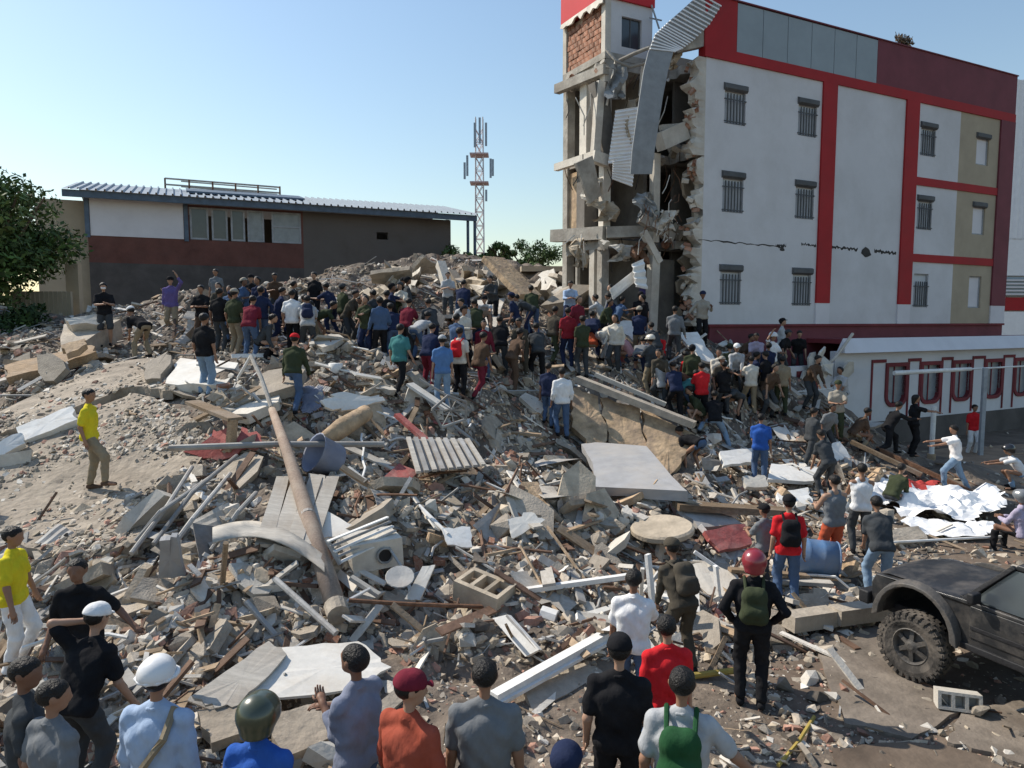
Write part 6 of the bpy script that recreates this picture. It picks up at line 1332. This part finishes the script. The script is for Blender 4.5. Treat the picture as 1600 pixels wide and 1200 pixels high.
# mode, pixel the figure stands at (f feet, h head top), facing, pose, arms, garments, head, label, options
PT='''# ---- near onlookers, bottom of the picture
h|14|826|80|stand|loose|tee:yellow|pants:white|hair|man in a yellow tee and white trousers at the left edge|build=1.05
h|124|864|165|stride|out,loose|tee:black|pants:dgrey|hair|man in a black tee walking forward with arms out behind the white cap|nod=-15
h|118|950|10|lean|head,loose|tee:black|pants:dgrey|cap:white|man in black with a grey-white cap raising his hand to his face|look=10,H=1.70
h|30|1036|60|stand|down|tee:dgrey|pants:dgrey|hair|dark haired man in a charcoal tee cut by the left edge of the picture|H=1.66,look=25
h|75|1070|25|stand|down|tee:grey|pants:dgrey|hair|short haired man in a grey tee at the bottom left, below the white cap man|look=35,H=1.60
h|240|1044|5|stand|down|shirt:ltblue|pants:jeans|hardhat:white|man in a white hard hat and light blue shirt with a strap across his back|extra=strap:khaki,look=-15,build=1.12
h|400|1102|10|stand|down|tee:blue|pants:jeans|helmet:olive|man in a dark helmet and bright blue tee at the bottom edge|H=1.62
h|556|1012|300|rest|phone,front|shirt:slateblue|pants:jeans|hair|man in a grey blue shirt seen from the side holding something small|nod=-18,skin=skinB,build=1.08
h|636|1062|35|stand|loose|long:rust|pants:dgrey|cap:maroon|man in a rust orange top and dark maroon cap|look=40,build=1.12,H=1.68
h|757|1044|0|stand|down|tee:grey|pants:jeans|hair|dark haired man in a plain grey tee seen from behind|build=1.15
h|900|1118|200|lean|low|long:navy|pants:navy|cap:navy|uniformed man in navy with a lime band and navy cap bending at the bottom edge|H=1.62,extra=band:lime
h|968|1002|10|stand|down|tee:black|pants:black|cap:black|man in a black tee and black cap seen from behind, left of the red tee|build=1.1
h|1044|968|355|stand|down|tee:red|pants:jeans|hair|person in a bright red tee seen from behind|look=20,H=1.66
h|1066|1056|15|stand|down,out|tee:ltgrey|pants:jeans|hair|man in a pale grey tee wearing a green backpack|extra=pack:dkgreen/dark green backpack on the pale grey tee at the bottom edge,build=1.1
h|990|894|15|stand|down,front|tee:white|pants:jeans|hair|man in a clean white tee seen from behind below the white frame post|
f|1062|1050|340|lean|low|long:camo|pants:camo|cap:camo|soldier in dark camouflage stooping beside the white frame post|extra=pack:camo/dark camouflage pack on the stooping soldier
f|1172|1106|15|stand|hip|long:black|pants:black|helmet:dred|officer in black with a red patterned helmet standing alone on the open ground|build=1.15,extra=pack:olive/black and olive pack worn by the officer in the red helmet,H=1.78
f|1228|950|10|stand|down|tee:red|pants:jeans|cap:black|man with a black and red backpack and a black cap left of the blue drum|extra=pack:black/black backpack worn over a red tee beside the blue drum
f|1192|930|330|stand|front|tee:grey|pants:dgrey|cap:black|boy in a grey tee and black cap standing behind the officer|H=1.42
f|1300|897|345|stand|front|tank:grey|shorts:orange|hair|stocky man in a grey tank top and orange shorts|build=1.18,skin=skinC
f|1342|868|10|stand|front|tank:white|pants:dgrey|hair|man in a white tank top beside the man in orange shorts|
f|1372|938|5|lean|low|tee:dgrey|pants:ltjeans|hair|young man in a dark grey tee and light jeans leaning beside the vehicle|
f|1588|866|330|sit|front|hoodie:lilac|pants:black|helmet:grey|rider in a lilac hoodie and grey helmet seated behind the vehicle|H=1.68
f|1582|764|290|crouch|reach|tee:white|pants:ltjeans|helmet:black|crouching man in a white tee and helmet at the right edge|H=1.74
f|1492|768|285|stride|reach|tee:white|pants:ltjeans|hair|man in a white tee and pale jeans reaching out to pass something|build=1.05
f|1518|712|180|stand|down|tee:red|pants:white|hair|man in a red tee and white trousers standing by the annex|
f|1385|710|80|lunge|reach|long:black|pants:black|hair|man in black lunging forward to the man in the white tee|
f|1425|712|95|stand|reach|tee:black|pants:black|longhair|person in black with long hair standing before the annex windows|
f|1186|757|20|stand|low,down|tee:blue|pants:jeans|hair|man in a royal blue tee standing before the white slabs|build=1.05
f|1264|736|70|stride|low|tee:dgrey|pants:dgrey|hair|man in dark grey stepping across the rubble right of the blue tee|
f|1306|692|200|stand|front|tee:stone|pants:olive|cap:olive|man in grey green camouflage in front of the annex wall|
f|1345|700|95|crouch|low|tee:brown|pants:khaki|hair|stooping brown clad man at the foot of the annex wall|
f|878|684|350|stand|down|shirt:white|pants:jeans|hair|man in a white shirt and blue jeans seen from behind in the centre|build=1.08
f|856|668|20|stand|down|tee:navy|pants:jeans|hair|person in navy half hidden left of the man in the white shirt|H=1.6
f|1082|742|320|deep|low|long:black|pants:jeans|hair|man in a black jacket bending at the end of the ochre wall|
f|1116|690|10|wide|low|tee:black|pants:ltjeans|hair|man in pale jeans bending with his legs wide apart|
f|1095|664|350|stand|front|tee:red|shorts:black|hair|man in a bright red tee and black shorts among the workers|build=1.08
f|1070|648|60|bend|low|tee:teal|pants:jeans|hair|man in a teal tee bending left of the bright red tee|
f|1172|648|355|stand|front|tee:cream|pants:khaki|hair|man in a cream top right of the man in pale jeans|
f|1150|616|200|lean|low|shirt:ltgrey|pants:dgrey|cap:white|man in a pale grey shirt and white cap among the workers|
f|1204|610|150|stand|front,up|tee:white|pants:khaki|hardhat:white|worker in a white tee and white hard hat before the maroon wall|
f|145|787|80|stepup|down|tee:yellow|pants:khaki|hair|man in a yellow tee and khaki trousers standing alone on the fallen slab|look=15,shoe=brown
# ---- the crowd on the heap, from the left
f|166|542|150|stand|front|tee:black|shorts:dgrey|mask|man in black with a white face mask at the left of the crowd|
f|222|562|300|bend|low|tee:black|pants:khaki|cap:white|man in black bending left of the boulder slab|
f|270|526|170|stand|up,down|shirt:purple|pants:khaki|cap:black|man in a purple shirt and black cap standing at the back left|
f|322|622|15|stand|down|tee:black|pants:ltjeans|hair|young man in a black tee and light jeans before the white topped slab|H=1.78
f|318|545|180|stand|front|tee:black|pants:brown|hair|dark clad man behind the white topped slab|
f|345|552|10|stand|down|tee:black|pants:dgrey|hair|thin dark clad man left of the group with backpacks|
f|368|556|20|stand|down|tee:olive|pants:khaki|cap:stone|man in olive with a stone coloured cap|
f|392|562|5|lean|low|tee:maroon|pants:jeans|hair|man in a maroon tee leaning over at the head of the thin pole|
f|410|548|350|stand|front|shirt:navy|pants:jeans|hair|man in a navy shirt between the maroon tee and the white tee|
f|430|540|10|stand|down|tee:navy|pants:navy|hair|man in a navy tee left of the white tee on the left ridge|
f|432|510|200|stand|up,down|tee:brown|pants:dgrey|hair|man in brown raising his arm behind the left crowd|
f|458|556|5|stand|down|tee:white|pants:black|hair|man in a white tee and black trousers in the left crowd|
f|482|560|345|lean|front|tee:ltgrey|pants:dgrey|hair|man in pale grey leaning right of the white tee|extra=pack:navy/navy backpack in the left crowd
f|493|512|190|stand|down|tee:black|pants:black|hair|man all in black standing above the left crowd|
f|520|528|300|lean|reach|tee:navy|pants:navy|hair|man in dark navy leaning over the right end of the left crowd|
f|458|640|350|stand|down|long:olive|pants:jeans|cap:red|man in a dark jacket and red cap behind the leaning pole|
f|588|548|350|stand|down|long:dgrey|pants:black|hair|tall man in dark grey left of a pair before the pale ridge slab|
f|606|552|15|stand|down|long:black|pants:black|hair|tall man in black right of the pair before the pale ridge slab|
f|630|520|200|stand|front|tee:black|pants:dgrey|cap:black|man in black with a black cap behind the pair|
f|624|614|20|stride|loose|tee:teal|pants:black|hair|man in a teal tee and black trousers striding across slabs|skin=skinC,H=1.76
f|655|566|30|bend|low|shirt:ltgrey|pants:jeans|hair|man in a pale grey shirt bending above the teal tee|
f|675|560|330|lean|low|long:dgrey|pants:navy|hair|man in dark grey leaning right of the pale grey shirt|
f|635|560|15|lean|front|tee:maroon|pants:dgrey|hair|man in dark maroon bending behind the teal tee|
f|692|640|350|stand|down|tee:shirtblue|pants:ltjeans|cap:ltgrey|person in a bright blue top and pale cap above the wire crate|
f|718|622|20|stand|down|tee:cream|pants:black|hair|man in a cream tee with a red backpack|extra=pack:red/red backpack over a cream tee in the centre crowd
f|722|520|10|lean|low|long:navy|pants:jeans|hair|man in a dark teal jacket before the white sloping slab|
f|745|622|340|stand|front|tee:brown|pants:maroon|hair|person in brown right of the red backpack|
f|728|560|200|stand|front|tee:ltgrey|pants:dgrey|hair|man in pale grey facing the camera above the red backpack|
f|770|512|200|lean|front|long:dgrey|pants:black|hair|man in a black top before the big tan concrete plank|
f|782|590|15|stand|front|tee:black|pants:dgrey|hair|man in black right of centre on the heap|
f|802|612|340|stand|down|tee:brown|pants:brown|hair|thin brown clad man above the white shirt man|
f|815|590|200|lean|low|tee:camo|pants:camo|hair|man in mottled brown leaning left of the white shirt man|
f|862|566|10|stand|down|tee:camo|pants:olive|hair|man in dull olive left of the crimson tee|
f|887|576|350|stand|down|tee:dred|pants:navy|hair|man in a crimson tee before the grey lump|
f|890|520|180|lean|front|shirt:ltblue|pants:navy|hair|man in a pale blue shirt before the rounded grey lump|
f|910|590|15|stand|down|tee:olive|pants:dgrey|hair|man in a dark green tee right of the crimson tee|
f|945|570|60|bend|low|shirt:cream|pants:ltgrey|hair|man in cream bending on the upper end of the ochre wall|
f|960|540|300|lean|low|tee:navy|pants:khaki|hair|man in navy leaning before the torn building|
f|975|575|300|crouch|low|tee:pink|pants:jeans|hair|man in a pink top crouching among the workers|
f|1003|498|80|stride|front|tee:purple|pants:khaki|hair|man in a dark purple tee climbing to the torn building|
f|985|478|200|climb|low|tee:dgrey|pants:dgrey|hair|man in dark grey stepping out of the torn building|
f|1016|622|350|stand|down|tee:dgrey|pants:khaki|hardhat:cream|worker in dark grey with a cream hard hat|
f|1036|640|10|stand|down|tee:ltgrey|pants:black|hair|thin man in pale grey above the broken concrete beam|
f|1028|575|200|crouch|low|tee:red|pants:dgrey|hair|man crouching in a red tee uphill of the workers|
f|1053|570|15|stand|front|long:grey|pants:dgrey|hair|man in a dusty grey jacket standing uphill|H=1.78
f|1075|610|330|crouch|low|tee:red|pants:black|hair|second crouching man in red just above the bright red tee|
f|1078|520|340|lean|front|tee:brown|pants:dgrey|hair|man in brown leaning at the corner of the red building|
f|1096|540|180|stand|carry,out|shirt:stone|pants:black|cap:navy|man in a stone coloured shirt and navy cap at the corner of the red building|
f|1130|660|345|stand|low|tee:black|pants:dgrey|hair|dark clad man behind the man in pale jeans|
f|1195|640|330|stand|front|tee:black|pants:brown|hair|man in black right of the cream top|
f|1220|650|10|stand|down|tee:khaki|pants:olive|hair|man in tan with olive trousers left of the annex|
f|1180|600|200|lean|low|tee:lilac|pants:dgrey|hair|man in faded lilac left of the white hard hat worker|
f|1140|590|10|crouch|low|tee:olive|pants:olive|cap:olive|crouching man in olive behind the pale grey shirt|
f|1245|590|200|stand|down|tee:black|pants:dgrey|hair|person in black at the broken end of the annex|
f|1265|640|150|lean|low|long:brown|pants:dgrey|hair|brown clad man leaning at the broken end of the annex|
f|925|560|10|crouch|low|tee:orange|pants:khaki|hair|man in orange crouching between green and cream tops|
f|1000|600|20|bend|low|tee:grey|pants:navy|hair|man in grey bending above the pale strip of the ochre wall|
f|1290|780|340|lean|low|tee:dgrey|pants:dgrey|hair|dark clad man bending uphill of the orange shorts|
f|1400|800|60|crouch|low|long:olive|pants:dgrey|hair|crouching man in olive beside the red cloth|
f|340|500|180|stand|down|tee:grey|pants:dgrey|hair|man in grey standing farthest back on the left ridge|H=1.6
f|395|520|190|stand|front|tee:black|pants:dgrey|cap:black|man in a black cap behind the navy shirt|
f|545|545|100|lean|low|tee:camo|pants:dgrey|hair|mottled figure leaning between the left and centre crowds|
f|700|500|180|stand|front|tee:ltgrey|pants:dgrey|hair|small figure in pale grey high behind the centre crowd|H=1.62
f|745|560|340|lean|low|tee:olive|pants:dgrey|hair|man in olive bending right of the pale grey facing man|
f|840|600|350|lean|low|tee:dgrey|pants:black|hair|dark figure leaning behind the white shirt man|
f|670|610|20|lean|low|tee:navy|pants:maroon|hair|man in navy and maroon bending left of the bright blue top|
f|1055|660|350|lean|low|tee:navy|pants:black|hair|dark figure in shade left of the teal bender|'''

PD={}
for ln in PT.splitlines():
    if ln.startswith('#') or not ln.strip(): continue
    f=ln.split('|'); kw={}
    for kv in f[10].split(','):
        if '=' in kv:
            k,v=kv.split('=',1); kw[k]=v if k in('skin','shoe','extra') else float(v)
    if 'skin' not in kw: kw['skin']=random.Random(f[9]).choice(['skinA','skinA','skinB','skinC'])
    ar=tuple(f[5].split(',')) if ',' in f[5] else f[5]
    if f[0]=='f' and 480<float(f[2])<650 and 380<float(f[1])<1250 and f[4]=='stand' and f[6].split(':')[1] in('black','dgrey','navy','grey','olive','camo','brown','ltgrey'):
        r_=random.Random(f[9]); f[3]=str(float(f[3])+r_.uniform(-70,70)); ar=(r_.choice(['loose','front','down','low','phone']),r_.choice(['front','loose','hip','low','back'])); f[4]=r_.choice(['stand','rest','stride','lean','climb','stand'])
    PD[f[9][:18]+f[1]]=person(f[0],float(f[1]),float(f[2]),float(f[3]),f[4],ar,f[6],f[7],f[8],f[9],**kw)

rr=random.Random(41); NB=[(l.split('|')[1],l.split('|')[2],l.split('|')[9]) for l in PT.splitlines() if l and not l.startswith('#') and l.split('|')[0]=='f']
used=set()
for (x0,x1,y0,y1,n) in ((335,540,520,562,13),(570,700,515,575,9),(700,860,520,600,9),(860,1010,530,600,10),(1010,1220,575,665,14),(1230,1340,640,720,3)):
    for _ in range(n):
        px,py=rr.uniform(x0,x1),rr.uniform(y0,y1); tc=rr.choice(['black','dgrey','navy','brown','olive','grey','ltgrey','maroon','black','camo','cream','jeans']); bc=rr.choice(['black','dgrey','jeans','khaki','navy','dgrey'])  # mostly dark clothes, standing in for the backlit shade on the crowd
        i=min(range(len(NB)),key=lambda k:(float(NB[k][0])-px)**2+4*(float(NB[k][1])-py)**2); nb=NB[i][2]; sh_=' '.join(nb.replace('seen from behind','').split()[:7])
        for w_ in (' in',' and',' the',' a',' with',' of',' before',' left',' right'): sh_=sh_[:-len(w_)] if sh_.endswith(w_) else sh_
        st=rr.choice(['stand','bend','lean','lean','climb','crouch','stand','stride']); nm={'black':'black','dgrey':'charcoal','navy':'navy','brown':'brown','olive':'olive','grey':'grey','ltgrey':'pale grey','maroon':'maroon','camo':'mottled','cream':'cream','jeans':'denim blue'}[tc]
        vb={'stand':'standing','bend':'bending','lean':'leaning','climb':'climbing','crouch':'crouching','stride':'stepping'}[st]
        lab='%s man in %s just %s of the %s'%(vb,nm,'left' if px<float(NB[i][0]) else 'right',sh_)
        if lab in used: lab='second '+lab
        used.add(lab); person('f',px,py,rr.uniform(0,360),st,(rr.choice(['low','front','loose','down','reach']),rr.choice(['low','front','loose','down'])),rr.choice(['tee:','tee:','long:','shirt:'])+tc,'pants:'+bc,rr.choice(['hair','hair','cap:'+rr.choice(['black','navy','dgrey','stone'])]),lab,H=rr.uniform(1.62,1.78),skin=rr.choice(['skinA','skinB','skinC']),nod=-20)
